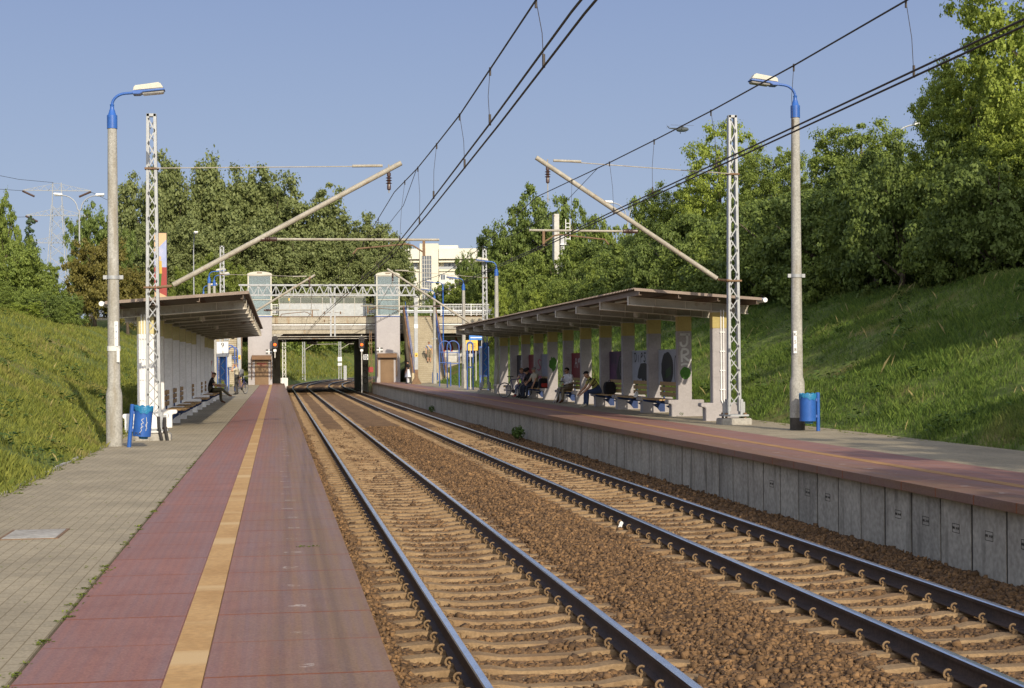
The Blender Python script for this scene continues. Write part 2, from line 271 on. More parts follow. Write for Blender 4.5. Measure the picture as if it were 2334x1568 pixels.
# ------------------------------------------------------------------ mesh helpers
class MB:
    def __init__(s): s.v = []; s.f = []; s.m = []; s.cm = 0
    def mat(s, i): s.cm = i; return s
    def add(s, vs, fs):
        o = len(s.v); s.v += [tuple(p) for p in vs]
        for f in fs: s.f.append(tuple(i + o for i in f)); s.m.append(s.cm)
        return s
    def box(s, x0, x1, y0, y1, z0, z1, M=None):
        vs = [Vector((x, y, z)) for z in (z0, z1) for y in (y0, y1) for x in (x0, x1)]
        if M is not None: vs = [M @ p for p in vs]
        return s.add(vs, [(0, 2, 3, 1), (4, 5, 7, 6), (0, 1, 5, 4), (2, 6, 7, 3), (0, 4, 6, 2), (1, 3, 7, 5)])
    def bar(s, a, b, w, h=None, up=(0, 0, 1)):
        """rectangular bar from a to b"""
        a, b = Vector(a), Vector(b); h = h or w; d = (b - a).normalized(); u = Vector(up)
        if abs(d.dot(u)) > .98: u = Vector((0, 1, 0))
        x = d.cross(u).normalized(); y = x.cross(d).normalized()
        vs = [p + x * sx * w / 2 + y * sy * h / 2 for p in (a, b) for sy in (-1, 1) for sx in (-1, 1)]
        return s.add(vs, [(0, 1, 3, 2), (4, 6, 7, 5), (0, 4, 5, 1), (2, 3, 7, 6), (0, 2, 6, 4), (1, 5, 7, 3)])
    def tube(s, pts, r, n=8, cap=True):
        pts = [Vector(p) for p in pts]; rs = r if isinstance(r, (list, tuple)) else [r] * len(pts)
        o = len(s.v); prev = None; rings = []
        for i, p in enumerate(pts):
            d = ((pts[min(i + 1, len(pts) - 1)] - p).normalized() + (p - pts[max(i - 1, 0)]).normalized())
            d = d.normalized() if d.length > 1e-6 else Vector((0, 0, 1))
            if prev is None:
                u = Vector((0, 0, 1)) if abs(d.z) < .9 else Vector((0, 1, 0)); x = d.cross(u).normalized()
            else: x = (prev - d * prev.dot(d)).normalized()
            prev = x; y = d.cross(x)
            rings.append([p + (x * math.cos(2 * math.pi * k / n) + y * math.sin(2 * math.pi * k / n)) * rs[i] for k in range(n)])
        vs = [q for rg in rings for q in rg]; fs = []
        for i in range(len(pts) - 1):
            for k in range(n):
                k2 = (k + 1) % n; fs.append((i * n + k, i * n + k2, (i + 1) * n + k2, (i + 1) * n + k))
        if cap: fs.append(tuple(range(n))[::-1]); fs.append(tuple((len(pts) - 1) * n + k for k in range(n)))
        return s.add(vs, fs)
    def lathe(s, prof, c=(0, 0, 0), n=16, M=None):
        vs = [Vector((c[0] + r * math.cos(2 * math.pi * k / n), c[1] + r * math.sin(2 * math.pi * k / n), c[2] + z)) for r, z in prof for k in range(n)]
        if M is not None: vs = [M @ p for p in vs]
        fs = [(i * n + k, i * n + (k + 1) % n, (i + 1) * n + (k + 1) % n, (i + 1) * n + k) for i in range(len(prof) - 1) for k in range(n)]
        fs.append(tuple(range(n))[::-1]); fs.append(tuple((len(prof) - 1) * n + k for k in range(n)))
        return s.add(vs, fs)
    def prism(s, poly, axis, a, b, M=None):
        """polygon (2-D) extruded along axis from a to b; the two other axes in order"""
        def P(q, t): return {'x': (t, q[0], q[1]), 'y': (q[0], t, q[1]), 'z': (q[0], q[1], t)}[axis]
        vs = [Vector(P(q, t)) for t in (a, b) for q in poly]; n = len(poly)
        if M is not None: vs = [M @ p for p in vs]
        fs = [tuple(range(n))[::-1], tuple(range(n, 2 * n))] + [(k, (k + 1) % n, n + (k + 1) % n, n + k) for k in range(n)]
        return s.add(vs, fs)
    def mesh(s, name, mats, bevel=0., smooth=True):
        me = bpy.data.meshes.new(name); me.from_pydata(s.v, [], s.f); me.update()
        for m in (mats if isinstance(mats, (list, tuple)) else [mats]): me.materials.append(M_[m] if isinstance(m, str) else m)
        me.polygons.foreach_set('material_index', s.m)
        bm = bmesh.new(); bm.from_mesh(me); bmesh.ops.recalc_face_normals(bm, faces=bm.faces)
        if bevel:
            ed = [e for e in bm.edges if len(e.link_faces) == 2 and e.calc_face_angle(0) > R(35)]
            bmesh.ops.bevel(bm, geom=ed, offset=bevel, segments=2, affect='EDGES', clamp_overlap=True)
        bm.to_mesh(me); bm.free()
        if smooth:
            me.polygons.foreach_set('use_smooth', [True] * len(me.polygons)); me.set_sharp_from_angle(angle=R(38))
        return me
    def obj(s, name, mats, parent=None, bevel=0., loc=None, smooth=True):
        return link(name, s.mesh(name, mats, bevel, smooth), parent, loc)

def link(name, me, parent=None, loc=None):
    o = bpy.data.objects.new(name, me); COL.objects.link(o)
    if parent: o.parent = parent
    if loc is not None: o.location = loc
    return o

def tag(o, label=None, cat=None, group=None, kind=None):
    if label: o['label'] = label
    if cat: o['category'] = cat
    if group: o['group'] = group
    if kind: o['kind'] = kind
    return o

def thing(name, label, cat, loc=(0, 0, 0), rz=0., group=None):
    o = bpy.data.objects.new(name, None); COL.objects.link(o); o.location = loc; o.rotation_euler = (0, 0, rz); o.empty_display_size = .2
    return tag(o, label, cat, group)

def copy_tree(o, parent=None):
    c = o.copy(); COL.objects.link(c)
    if parent: c.parent = parent
    for ch in list(o.children): copy_tree(ch, c)
    return c

def structure(o): return tag(o, kind='structure')

def fast_mesh(name, V, Fc, mats, mi=None, smooth=False):
    me = bpy.data.meshes.new(name); V = np.asarray(V, np.float32); Fc = np.asarray(Fc, np.int32); k = Fc.shape[1]; n = len(Fc)
    me.vertices.add(len(V)); me.vertices.foreach_set('co', V.ravel())
    me.loops.add(n * k); me.loops.foreach_set('vertex_index', Fc.ravel())
    me.polygons.add(n); me.polygons.foreach_set('loop_start', np.arange(0, n * k, k, dtype=np.int32))
    try: me.polygons.foreach_set('loop_total', np.full(n, k, np.int32))
    except Exception: pass
    for m in mats: me.materials.append(M_[m] if isinstance(m, str) else m)
    if mi is not None: me.polygons.foreach_set('material_index', np.asarray(mi, np.int32))
    if smooth: me.polygons.foreach_set('use_smooth', np.ones(n, bool))
    me.update(calc_edges=True); me.validate(); return me

def text_mesh(body, size, m, depth=.002, align='CENTER'):
    cu = bpy.data.curves.new('lettering', 'FONT'); cu.body = body; cu.size = size; cu.extrude = depth; cu.align_x = align; cu.align_y = 'CENTER'; cu.resolution_u = 3
    o = bpy.data.objects.new('lettering', cu); COL.objects.link(o)
    me = bpy.data.meshes.new_from_object(o.evaluated_get(bpy.context.evaluated_depsgraph_get()))
    bpy.data.objects.remove(o); me.materials.clear(); me.materials.append(M_[m]); return me

def lettering(body, size, m, loc, parent, rot=(R(90), 0, 0), name='lettering'):
    o = link(name, text_mesh(body, size, m), parent, loc); o.rotation_euler = rot; return o

GLYPH = {
 'J': [[(.1, .95), (.9, .95)], [(.7, .95), (.72, .35), (.6, .1), (.35, .0), (.12, .12), (.08, .32)]],
 'R': [[(.2, 0), (.15, .95), (.6, .98), (.82, .8), (.75, .58), (.25, .45), (.9, .0), (1., .12)]],
 'I': [[(.1, .5), (.5, .62), (.9, .52)]],
 'A': [[(.05, 0), (.5, 1), (.85, 0)], [(.2, .38), (.75, .4)]], 'M': [[(.05, 0), (.2, .9), (.5, .35), (.8, .95), (.95, 0)]],
 'S': [[(.85, .9), (.5, 1), (.2, .78), (.5, .52), (.8, .28), (.5, .0), (.1, .12)]],
 'D': [[(.2, .0), (.2, .95)], [(.0, .9), (.5, .98), (.9, .6), (.75, .2), (.2, .0)]], 'P': [[(.2, 0), (.25, .95), (.7, .9), (.8, .65), (.25, .5)]],
 'E': [[(.8, .95), (.3, .8), (.6, .55), (.25, .3), (.5, .02), (.9, .15)]], 'N': [[(.1, 0), (.15, .95), (.75, .05), (.85, 1)]],
 'O': [[(.5, 1), (.15, .75), (.1, .3), (.45, 0), (.85, .25), (.85, .7), (.5, 1)]], 'L': [[(.2, 1), (.15, .05), (.8, .1)]], 'i': [[(.5, 0), (.5, .7)]],
 'K': [[(.2, 0), (.2, 1)], [(.85, 1), (.25, .5), (.9, 0)]], 'W': [[(.0, 1), (.2, 0), (.5, .7), (.75, 0), (1, 1)]], 'Y': [[(0, 1), (.5, .5), (1, 1)], [(.5, .5), (.4, 0)]],
 '~': [[(0, .3), (.15, .6), (.3, .35), (.5, .7), (.7, .4), (.85, .65), (1, .4)]],
}
def strokes(paths, wd, M, b=None):
    """painted strokes: flat ribbons 3 mm thick in the local x-z plane"""
    b = b or MB()
    for pl in paths:
        P = [Vector((x, 0, z)) for x, z in pl]
        if len(P) > 2:   # round the corners a little
            Q = [P[0]]
            for i in range(1, len(P) - 1): Q += [P[i] * .75 + P[i - 1] * .25, P[i] * .75 + P[i + 1] * .25]
            P = Q + [P[-1]]
        for i in range(len(P) - 1):
            p, q = P[i], P[i + 1]; d = (q - p)
            if d.length < 1e-6: continue
            d.normalize(); n = Vector((-d.z, 0, d.x)) * wd / 2; e = d * wd * .3
            y = Vector((0, -.003 - .0004 * (i % 3), 0))
            b.add([M @ (p - e + n + y), M @ (q + e + n + y), M @ (q + e - n + y), M @ (p - e - n + y)], [(0, 1, 2, 3)])
    return b
def graffiti(body, x, z, wd, ht, pen, M, b=None, gap=.12, down=False):
    b = b or MB()
    for i, ch in enumerate(body):
        if ch == ' ': continue
        ox, oz = (x, z - i * ht * (1 + gap)) if down else (x + i * wd * (1 + gap), z)
        strokes([[(ox + px * wd, oz + pz * ht) for px, pz in pl] for pl in GLYPH[ch]], pen, M, b)
    return b
# ------------------------------------------------------------------ terrain: a cutting that bends to the right beyond the bridge
RZ = -.734                      # rail head
PR = .10                        # right platform level (left platform is z = 0)
T1, T2, EL, ER = 2.279, 6.158, .607, 7.84
def cx(Y): return np.where(Y > 150, (Y - 150) ** 2 / 1100., 0.) if isinstance(Y, np.ndarray) else ((Y - 150) ** 2 / 1100. if Y > 150 else 0.)
def sstep(t): t = np.clip(t, 0, 1); return t * t * (3 - 2 * t)
def ramp(t): t = np.clip(t, 0, 1); return np.where(t > .8, t - (t - .8) ** 2 * 2.5, t) / .9      # straight slope rounded off at the crest
def hash_noise(X, Y, sc, seed=0):
    v = np.zeros_like(X, dtype=float)
    rs = np.random.RandomState(seed)
    for k in range(7):
        a = rs.uniform(0, 6.28); f = sc * rs.uniform(.5, 2.2); v += np.sin((X * math.cos(a) + Y * math.sin(a)) * f + rs.uniform(0, 6.28)) / 7 ** .5
    return v
def ground_z(X, Y):
    X = np.asarray(X, float); Y = np.asarray(Y, float); xp = X - cx(Y)
    q = sstep((Y - 131) / 4)
    bl = -3.5 * (1 - q) + -1.6 * q; z0 = -.04 * (1 - q) + -1.0 * q
    br = 12.45 * (1 - q) + 9.6 * q; z1 = .06 * (1 - q) + -1.0 * q
    tl = (bl - xp); tr = (xp - br)
    nz = hash_noise(X, Y, .9, 3) * .10 + hash_noise(X, Y, .25, 5) * .12
    zl = z0 + (3.95 - z0) * ramp(tl / 8.9) + sstep((tl - 8) / 30) * 1.3 + nz * np.clip(tl / 1.5, 0, 1)
    zr = z1 + (4.1 - z1) * ramp(tr / 9.6) + sstep((tr - 9) / 30) * 1.3 + nz * np.clip(tr / 1.5, 0, 1)
    floor = -1.35
    z = np.where(tl > 0, zl, np.where(tr > 0, zr, floor))
    fill = sstep((Y - 119) / 8) * sstep((166 - Y) / 8)
    f = fill * np.maximum(sstep((-8.5 - X) / 5), sstep((X - 17.5) / 4))
    return z * (1 - f) + np.maximum(z, 5.42) * f
def gz(x, y): return float(ground_z(np.array([x]), np.array([y]))[0])
def axis_pts(parts):
    out = []
    for a, b, st in parts: out += list(np.arange(a, b, st))
    return np.array(sorted(set(np.round(out, 3))))
xs = axis_pts([(-3000, -300, 300), (-300, -60, 20), (-60, -16, 2), (-16, 30, .5), (30, 70, 2), (70, 300, 20), (300, 3001, 300), (-3.505, -3.49, .01), (12.44, 12.46, .01)])
ys = axis_pts([(-3000, -200, 400), (-200, -20, 20), (-20, 170, 1), (170, 430, 2.5), (430, 700, 25), (700, 5001, 500)])
XX, YY = np.meshgrid(xs, ys); ZZ = ground_z(XX, YY)
nx, ny = len(xs), len(ys); ii = (np.arange(ny - 1)[:, None] * nx + np.arange(nx - 1)[None, :]).ravel()
ground = link('ground', fast_mesh('ground', np.stack([XX, YY, ZZ], -1).reshape(-1, 3), np.stack([ii, ii + 1, ii + 1 + nx, ii + nx], 1), ['grassbase'], smooth=True)); structure(ground)

# ballast bed
def bed_z(x, Y):
    xp = x - cx(Y)
    u = np.minimum(np.abs(xp - T1), np.abs(xp - T2))
    z = -.935 - .036 * (1 - sstep((u - 1.12) / .2)) - .012 * np.exp(-(u / .3) ** 2)
    mid = np.exp(-((xp - 4.22) / .75) ** 2) * .06
    side = np.clip((np.abs(xp - 4.22) - 3.0) / .5, 0, 1) * .085
    z = z + sstep((Y - 58) / 5) * np.exp(-(u / .36) ** 4) * .055
    far = sstep((Y - 131) / 5) * np.clip((np.abs(xp - 4.22) - 3.6) / 1.2, 0, 1) * -.4
    return z + mid + side + far + hash_noise(x, Y, 3.5, 9) * .012
bx = np.arange(-.9, 9.65, .15); by = axis_pts([(-25, 60, .3), (60, 170, 1), (170, 400, 3)])
BX, BY = np.meshgrid(bx, by); BXc = BX + cx(BY); BZ = bed_z(BXc, BY)
nx, ny = len(bx), len(by); ii = (np.arange(ny - 1)[:, None] * nx + np.arange(nx - 1)[None, :]).ravel()
structure(link('track_bed', fast_mesh('track_bed', np.stack([BXc, BY, BZ], -1).reshape(-1, 3), np.stack([ii, ii + 1, ii + 1 + nx, ii + nx], 1), ['ballast'], smooth=True)))

# loose ballast stones (nobody could count them)
rs = np.random.RandomState(4)
def stones(n, y0, y1, smin, smax):
    x = rs.uniform(.62, 8.0, n); y = y0 + (y1 - y0) * rs.uniform(0, 1, n) ** 1.25
    keep = np.ones(n, bool)
    for T in (T1, T2):
        u = np.abs(x - T); ph = np.abs((y / .61) % 1 - .5) * .61
        on = (u < 1.24) & (ph < .115)
        keep &= ~(on & (rs.uniform(0, 1, n) > .035 + .5 * (u > 1.08)))
        keep &= ~(np.abs(u - .753) < .11)
    x, y = x[keep], y[keep]; n = len(x); s = (smin + (smax - smin) * rs.uniform(0, 1, n) ** 1.4) * (1 + (rs.uniform(0, 1, n) > .95) * .6)
    z = bed_z(x, y) + s * rs.uniform(-.15, .30, n) - .012 * (np.minimum(np.abs(x - T1), np.abs(x - T2)) < 1.2)
    base = np.array([[-1, -1, -1], [1, -1, -1], [1, 1, -1], [-1, 1, -1], [-1, -1, 1], [1, -1, 1], [1, 1, 1], [-1, 1, 1]], float) * .5
    V = base[None] * rs.uniform(.45, 1.15, (n, 8, 3)); V *= rs.uniform(.6, 1.2, (n, 1, 3)) * s[:, None, None]
    a = rs.uniform(0, 6.28, n); b = rs.uniform(-.7, .7, n); ca, sa, cb, sb = np.cos(a), np.sin(a), np.cos(b), np.sin(b)
    X = V[..., 0] * cb[:, None] - V[..., 2] * sb[:, None]; Z = V[..., 0] * sb[:, None] + V[..., 2] * cb[:, None]; Yv = V[..., 1]
    V = np.stack([X * ca[:, None] - Yv * sa[:, None] + x[:, None], X * sa[:, None] + Yv * ca[:, None] + y[:, None], Z + z[:, None]], -1).reshape(-1, 3)
    q = np.array([[0, 3, 2, 1], [4, 5, 6, 7], [0, 1, 5, 4], [1, 2, 6, 5], [2, 3, 7, 6], [3, 0, 4, 7]])
    return V, (q[None] + (np.arange(n) * 8)[:, None, None]).reshape(-1, 4)
V1, F1 = stones(82000, 4.5, 22, .024, .060); V2, F2 = stones(50000, 22, 60, .034, .066)
tag(link('ballast_stones', fast_mesh('ballast_stones', np.concatenate([V1, V2]), np.concatenate([F1, F2 + len(V1)]), ['stone'])), 'loose brown ballast stones between and beside the sleepers', 'ballast', kind='stuff')

# ------------------------------------------------------------------ platforms
PL = [(-.45, 4.0)]
def grid_sheet(name, x0, x1, y0, y1, z, m, dy=4.):
    b = MB(); n = max(1, int((y1 - y0) / dy))
    for i in range(n): b.add([(x0, y0 + (y1 - y0) * i / n, z), (x1, y0 + (y1 - y0) * i / n, z), (x1, y0 + (y1 - y0) * (i + 1) / n, z), (x0, y0 + (y1 - y0) * (i + 1) / n, z)], [(0, 1, 2, 3)])
    return b
Y0, YE_L, YE_R = -22., 132.2, 127.
def platform(nm, e, sg, z, yend, sl, paving_out):
    # e = edge over the rails, sg = +1 when the platform lies at smaller x
    X = lambda d: e - sg * d
    b = MB(); lo, hi = sorted((X(.32), X(2.0))); b.box(lo, hi, Y0, yend, -1.3, z - .115)
    lo, hi = sorted((X(2.0), X(paving_out))); b.box(lo, hi, Y0, yend, -1.3, z)
    structure(b.obj('platform', 'paving', smooth=False))
    b = MB(); lo, hi = sorted((X(0), X(1.0))); b.box(lo, hi, Y0, yend, z - .11, z + .004)
    lo, hi = sorted((X(1.203), X(1.98 if sg > 0 else 2.2))); b.box(lo, hi, Y0, yend, z - .11, z + .004)
    structure(b.obj('platform_slabs', sl, bevel=.006))
    b = MB(); lo, hi = sorted((X(1.003), X(1.2))); b.box(lo, hi, Y0, yend, z - .11, z + .0065)
    structure(b.obj('tactile_strip', 'yellow' if sg > 0 else 'yellowR', smooth=False))
    # retaining wall of upright concrete panels
    w = thing('retaining_wall', 'upright grey concrete panels below the edge of the %s platform' % nm, 'wall', (X(.22), 0, 0))
    pw = .84; y = -8.; k = 0; rest = MB()
    panels = [MB() for _ in range(2)]
    while y < yend - .3:
        y1 = min(y + pw, yend)
        bb = (-.07, .07, y + .010 + .010 * (k % 3), y1 - .010, -1.25, z - .112)
        if 10 < y < 10 + pw * 90: MB().box(*bb).obj('wall_panel', 'wallc' if (k * 7) % 5 else 'wallc2', w, bevel=.008)
        else: rest.box(*bb)
        y += pw; k += 1
    tag(rest.obj('wall_panel', 'wallc', w), kind='stuff')
    MB().box(-.062, .062, -8, yend, -1.25, z - .13).obj('joint_filler', 'joint', w)
    if sg < 0:
        fr = MB()
        for k in (26, 27, 28, 29, 30, 31, 34, 35, 37):
            yc = -8 + pw * k + .42; zc = -.36
            fr.box(-.0735, -.0712, yc - .09, yc + .09, zc - .055, zc - .048).box(-.0735, -.0712, yc - .09, yc + .09, zc + .048, zc + .055)
            fr.box(-.0735, -.0712, yc - .097, yc - .09, zc - .055, zc + .055).box(-.0735, -.0712, yc + .09, yc + .097, zc - .055, zc + .055)
            lettering('BBL 24 07', .042, 'joint', (-.072, yc, zc), w, (R(90), 0, R(-90)), 'stamp_lettering')
        fr.obj('stamp_frame', 'joint', w)
    return w
platform('left', EL, 1, 0., YE_L, 'slabL', 4.11)
platform('right', ER, -1, PR, YE_R, 'slabR', 4.62)
# kerb between left paving and the bank
b = MB(); y = 5.
while y < 60: b.box(-3.56, -3.49, y, y + .96, -.2, .02 + rnd.uniform(-.008, .012)); y += 1.
tag(b.obj('kerb', 'concrete', bevel=.006), 'low concrete kerb between left paving and grass bank', 'kerb')

# manhole cover
mh = thing('manhole_cover', 'square concrete manhole cover with rusty rim in the left paving', 'manhole cover', (-2.36, 15.2, .0))
MB().box(-.25, .25, -.4, .4, -.05, .008).obj('cover', 'concrete', mh, bevel=.004)
MB().box(-.28, -.252, -.43, .43, -.05, .006).box(.252, .28, -.43, .43, -.05, .006).box(-.251, .251, -.43, -.402, -.05, .006).box(-.251, .251, .402, .43, -.05, .006).obj('rim', 'rust', mh)

# ------------------------------------------------------------------ railway tracks
RP = [(-.075, 0), (.075, 0), (.075, .012), (.02, .03), (.0095, .05), (.0095, .118), (.036, .130), (.036, .160)]
RP2 = [(-.036, .160), (-.036, .130), (-.0095, .118), (-.0095, .05), (-.02, .03), (-.075, .012)]
HEAD = [(.036, .160), (.028, .171), (0, .1725), (-.028, .171), (-.036, .160)]
def sweep(prof, x0, zb, ysr, closed=True):
    b = MB(); n = len(prof)
    for y in ysr:
        dx = 2 * max(0, y - 150) / 1100.; nrm = math.hypot(1, dx); c = cx(float(y))
        for px, pz in prof: b.v.append((x0 + c + px / nrm + 0, y - px * dx / nrm, zb + pz))
    m = n if closed else n - 1
    for i in range(len(ysr) - 1):
        for k in range(m): b.f.append((i * n + k, i * n + (k + 1) % n, (i + 1) * n + (k + 1) % n, (i + 1) * n + k)); b.m.append(0)
    return b
def clip_mesh():
    b = MB(); pts = []
    for k in range(11):
        a = R(-150 + k * 30 * .93); pts.append((math.cos(a) * .036, 0, .052 + math.sin(a) * .036))
    b.tube(pts, .0105, 6)
    b.tube([(.036 * math.cos(R(-150)), 0, .034), (-.012, .0, .03), (.004, 0, .05), (.004, 0, .06)], .0095, 6)
    b.box(-.035, .02, -.03, .03, -.004, .03)
    return b.mesh('rail_clip', 'clip')
CLIP = clip_mesh()
def sleeper_mesh():
    xs_ = [-1.3, -1.27, -.95, -.52, -.3, .3, .52, .95, 1.27, 1.3]; zt = [-.03, -.022, .0, .0, -.035, -.035, 0, .0, -.022, -.03]; hw = [.095, .098, .1, .1, .082, .082, .1, .1, .098, .095]
    b = MB()
    for x, z, h in zip(xs_, zt, hw): b.v += [(x, -h - .025, -.16), (x, -h, z - .012), (x, -h + .014, z), (x, h - .014, z), (x, h, z - .012), (x, h + .025, -.16)]
    for i in range(len(xs_) - 1):
        for k in range(6): b.f.append((i * 6 + k, i * 6 + (k + 1) % 6, i * 6 + 6 + (k + 1) % 6, i * 6 + 6 + k)); b.m.append(0)
    b.f += [tuple(range(6)), tuple(range(54, 60))[::-1]]; b.m += [0, 0]
    return b.mesh('sleeper', 'sleeper')
SLP = sleeper_mesh()
def track(T, label):
    tr = thing('railway_track', label, 'railway track', (T, 0, 0))
    ysr = axis_pts([(-20, 120, 4), (120, 400, 3)])
    for s in (-1, 1):
        r = sweep(RP + RP2, s * .7535, RZ - .1725, ysr).obj('rail', 'rail', tr); sweep(HEAD, s * .7535, RZ - .1725, ysr, False).obj('rail_head', 'railtop', r)
    rest = MB(); restclip = MB(); k = 0
    for k in range(9, 640):
        y = .61 * (k + .5); ang = -math.atan(2 * max(0, y - 150) / 1100.)
        p = Vector((cx(y), y, -.918 + rnd.uniform(-.006, .004)))
        if k < 109:
            s = link('sleeper', SLP, tr, p); s.rotation_euler = (0, 0, rnd.uniform(-.006, .006)); tgt = s
        else:
            mtx = Matrix.Translation(p) @ Matrix.Rotation(ang, 4, 'Z'); n0 = len(rest.v)
            rest.add([mtx @ v.co for v in SLP.vertices], [tuple(f.vertices) for f in SLP.polygons]); tgt = None
        for rs_ in (-1, 1):
            for side in (-1, 1):
                off = Vector((rs_ * .7535 + side * .107, 0, .0)); flip = Matrix.Rotation(math.pi if side < 0 else 0, 4, 'Z')
                if k < 34: c = link('rail_clip', CLIP, tgt, off); c.rotation_euler = (0, 0, math.pi if side < 0 else 0)
                elif k < 130:
                    mtx = Matrix.Translation(p + off) @ flip
                    restclip.add([mtx @ v.co for v in CLIP.vertices], [tuple(f.vertices) for f in CLIP.polygons])
    tag(rest.obj('sleeper', 'sleeper', tr), kind='stuff'); tag(restclip.obj('rail_clip', 'clip', tr), kind='stuff')
    return tr
track(T1, 'railway track beside the left platform, its rails nearest the camera')
track(T2, 'railway track running along the right platform wall')

# ------------------------------------------------------------------ grass on the banks
def blades(n, side, y0, y1, hmin, hmax, wd, pw=1.6, smax=9.3, seed=1):
    r = np.random.RandomState(seed)
    y = y0 + (y1 - y0) * r.uniform(0, 1, n) ** pw; t = r.uniform(-.12, smax, n)
    cl = .6 * hash_noise(t * 1.0, y, 2.6, seed + 20) + .6 * hash_noise(t, y, .8, seed + 40); keep = r.uniform(0, 1, n) < np.clip(.75 + .35 * cl, .3, 1); y, t, cl = y[keep], t[keep], cl[keep]; n = len(y)
    x = (-3.55 - t) if side < 0 else (12.5 + t)
    x = x + cx(y) + (np.where(y > 133, 1.9, 0) if side < 0 else 0)
    edge = t < .25
    z = ground_z(x, y); z = np.where(edge & (z < -.3), 0., z)
    h = r.uniform(hmin, hmax, n) * np.clip(.85 + .4 * cl, .4, 1.8) * np.where(edge, .7, 1); a = r.uniform(0, 6.28, n); lean = r.uniform(.15, .9, n) * h
    dx, dy = np.cos(a) * lean, np.sin(a) * lean; px, py = -np.sin(a) * wd, np.cos(a) * wd
    w_ = r.uniform(.6, 1.4, n); px, py = px * w_, py * w_
    V = np.stack([np.stack([x - px, y - py, z - .03], -1), np.stack([x + px, y + py, z - .03], -1),
                  np.stack([x + dx * .45 + px * .7, y + dy * .45 + py * .7, z + h * .62], -1), np.stack([x + dx, y + dy, z + h], -1)], 1).reshape(-1, 3)
    return V, (np.array([[0, 1, 2, 3]])[None] + (np.arange(n) * 4)[:, None, None]).reshape(-1, 4)
GL = [blades(190000, -1, 14, 52, .05, .17, .006, 1.4, seed=1), blades(70000, -1, 45, 135, .08, .24, .012, 1.2, seed=2), blades(12000, -1, 165, 300, .3, .7, .05, 1., seed=3),
      blades(170000, 1, 24, 66, .06, .21, .007, 1.2, 10.5, seed=4), blades(50000, 1, 60, 120, .10, .32, .015, 1., 10.5, seed=5)]
vs, fs, o = [], [], 0
for v, f in GL: vs.append(v); fs.append(f + o); o += len(v)
tag(link('grass', fast_mesh('grass', np.concatenate(vs), np.concatenate(fs), ['blade', 'bladeR'], np.concatenate([np.full(len(f), int(q > 2)) for q, (v, f) in enumerate(GL)]))), 'long green grass growing over both banks of the cutting', 'grass', kind='stuff')
# dry stalks and broad leaved weeds standing out of the grass
DS = [blades(420, -1, 15, 60, .15, .36, .0016, 1.2, seed=31), blades(520, 1, 25, 75, .18, .42, .002, 1.2, 10.5, seed=32)]
tag(link('dry_stalks', fast_mesh('dry_stalks', np.concatenate([d[0] for d in DS]), np.concatenate([DS[0][1], DS[1][1] + len(DS[0][0])]), ['drygrass'])), 'thin dry stalks standing out of the bank grass', 'dry grass', kind='stuff')
r = np.random.RandomState(77); V_ = []
for k in range(420):
    sd_ = -1 if k % 2 else 1; y = (15 if sd_ < 0 else 25) + 50 * r.uniform() ** 1.4; t = r.uniform(0, 8.5); x = (-3.6 - t) if sd_ < 0 else 12.6 + t; z = gz(x, y); s_ = r.uniform(.12, .4)
    for q in range(26):
        a = r.uniform(0, 6.28); rr_ = abs(r.normal(0, s_ * .6)); p = np.array([x + math.cos(a) * rr_, y + math.sin(a) * rr_, z + r.uniform(.02, s_ * .8)]); l = s_ * r.uniform(.2, .45); b = r.uniform(0, 6.28)
        t1 = np.array([math.cos(b) * l, math.sin(b) * l, l * .4]); t2 = np.array([-math.sin(b) * l * .35, math.cos(b) * l * .35, 0]); V_ += [p, p + t1 * .5 + t2, p + t1, p + t1 * .5 - t2]
tag(link('bank_weeds', fast_mesh('bank_weeds', np.array(V_), np.arange(len(V_)).reshape(-1, 4), ['darkweed'])), 'darker broad leaved weeds scattered over both grass banks', 'weeds', kind='stuff')
# weeds in the paving joints and along the slabs
r = np.random.RandomState(11); vs, fs, o = [], [], 0
def weed(x, y, z, s, n):
    global o
    for _ in range(n):
        a = r.uniform(0, 6.28); l = s * r.uniform(.4, 1); e = r.uniform(.05, .6); px, py = -math.sin(a) * l * .22, math.cos(a) * l * .22; ox, oy = r.normal(0, s * .5, 2)
        vs.append([(x + ox, y + oy, z), (x + ox + math.cos(a) * l * .5 + px, y + oy + math.sin(a) * l * .5 + py, z + l * e * .7), (x + ox + math.cos(a) * l, y + oy + math.sin(a) * l, z + l * e * .6), (x + ox + math.cos(a) * l * .5 - px, y + oy + math.sin(a) * l * .5 - py, z + l * e * .7)])
        fs.append((o, o + 1, o + 2, o + 3)); o += 4
for _ in range(95):
    y = 5.8 + 22 * r.uniform() ** 1.5; weed(-1.39 + r.normal(0, .012), y, .002, r.uniform(.015, .05), 14)
for _ in range(260):
    y = 7 + 24 * r.uniform() ** 1.3; x = -3.45 + .1 * r.randint(0, 21); weed(x, y, .001, r.uniform(.008, .022), 7)
for _ in range(60): weed(-3.42 + r.normal(0, .05), 17 + 16 * r.uniform(), .002, r.uniform(.03, .08), 10)
for _ in range(120): weed(12.25 + r.normal(0, .18), 26 + 18 * r.uniform(), PR + .002, r.uniform(.02, .07), 9)
for k in range(9): weed(.25 + r.normal(0, .06), 13.6 + r.normal(0, .02), .006, .03, 6)
tag(link('weeds', fast_mesh('weeds', np.array(vs).reshape(-1, 3), np.array(fs), ['weed'])), 'small green weeds in the paving joints and along the red slabs', 'weeds', kind='stuff')
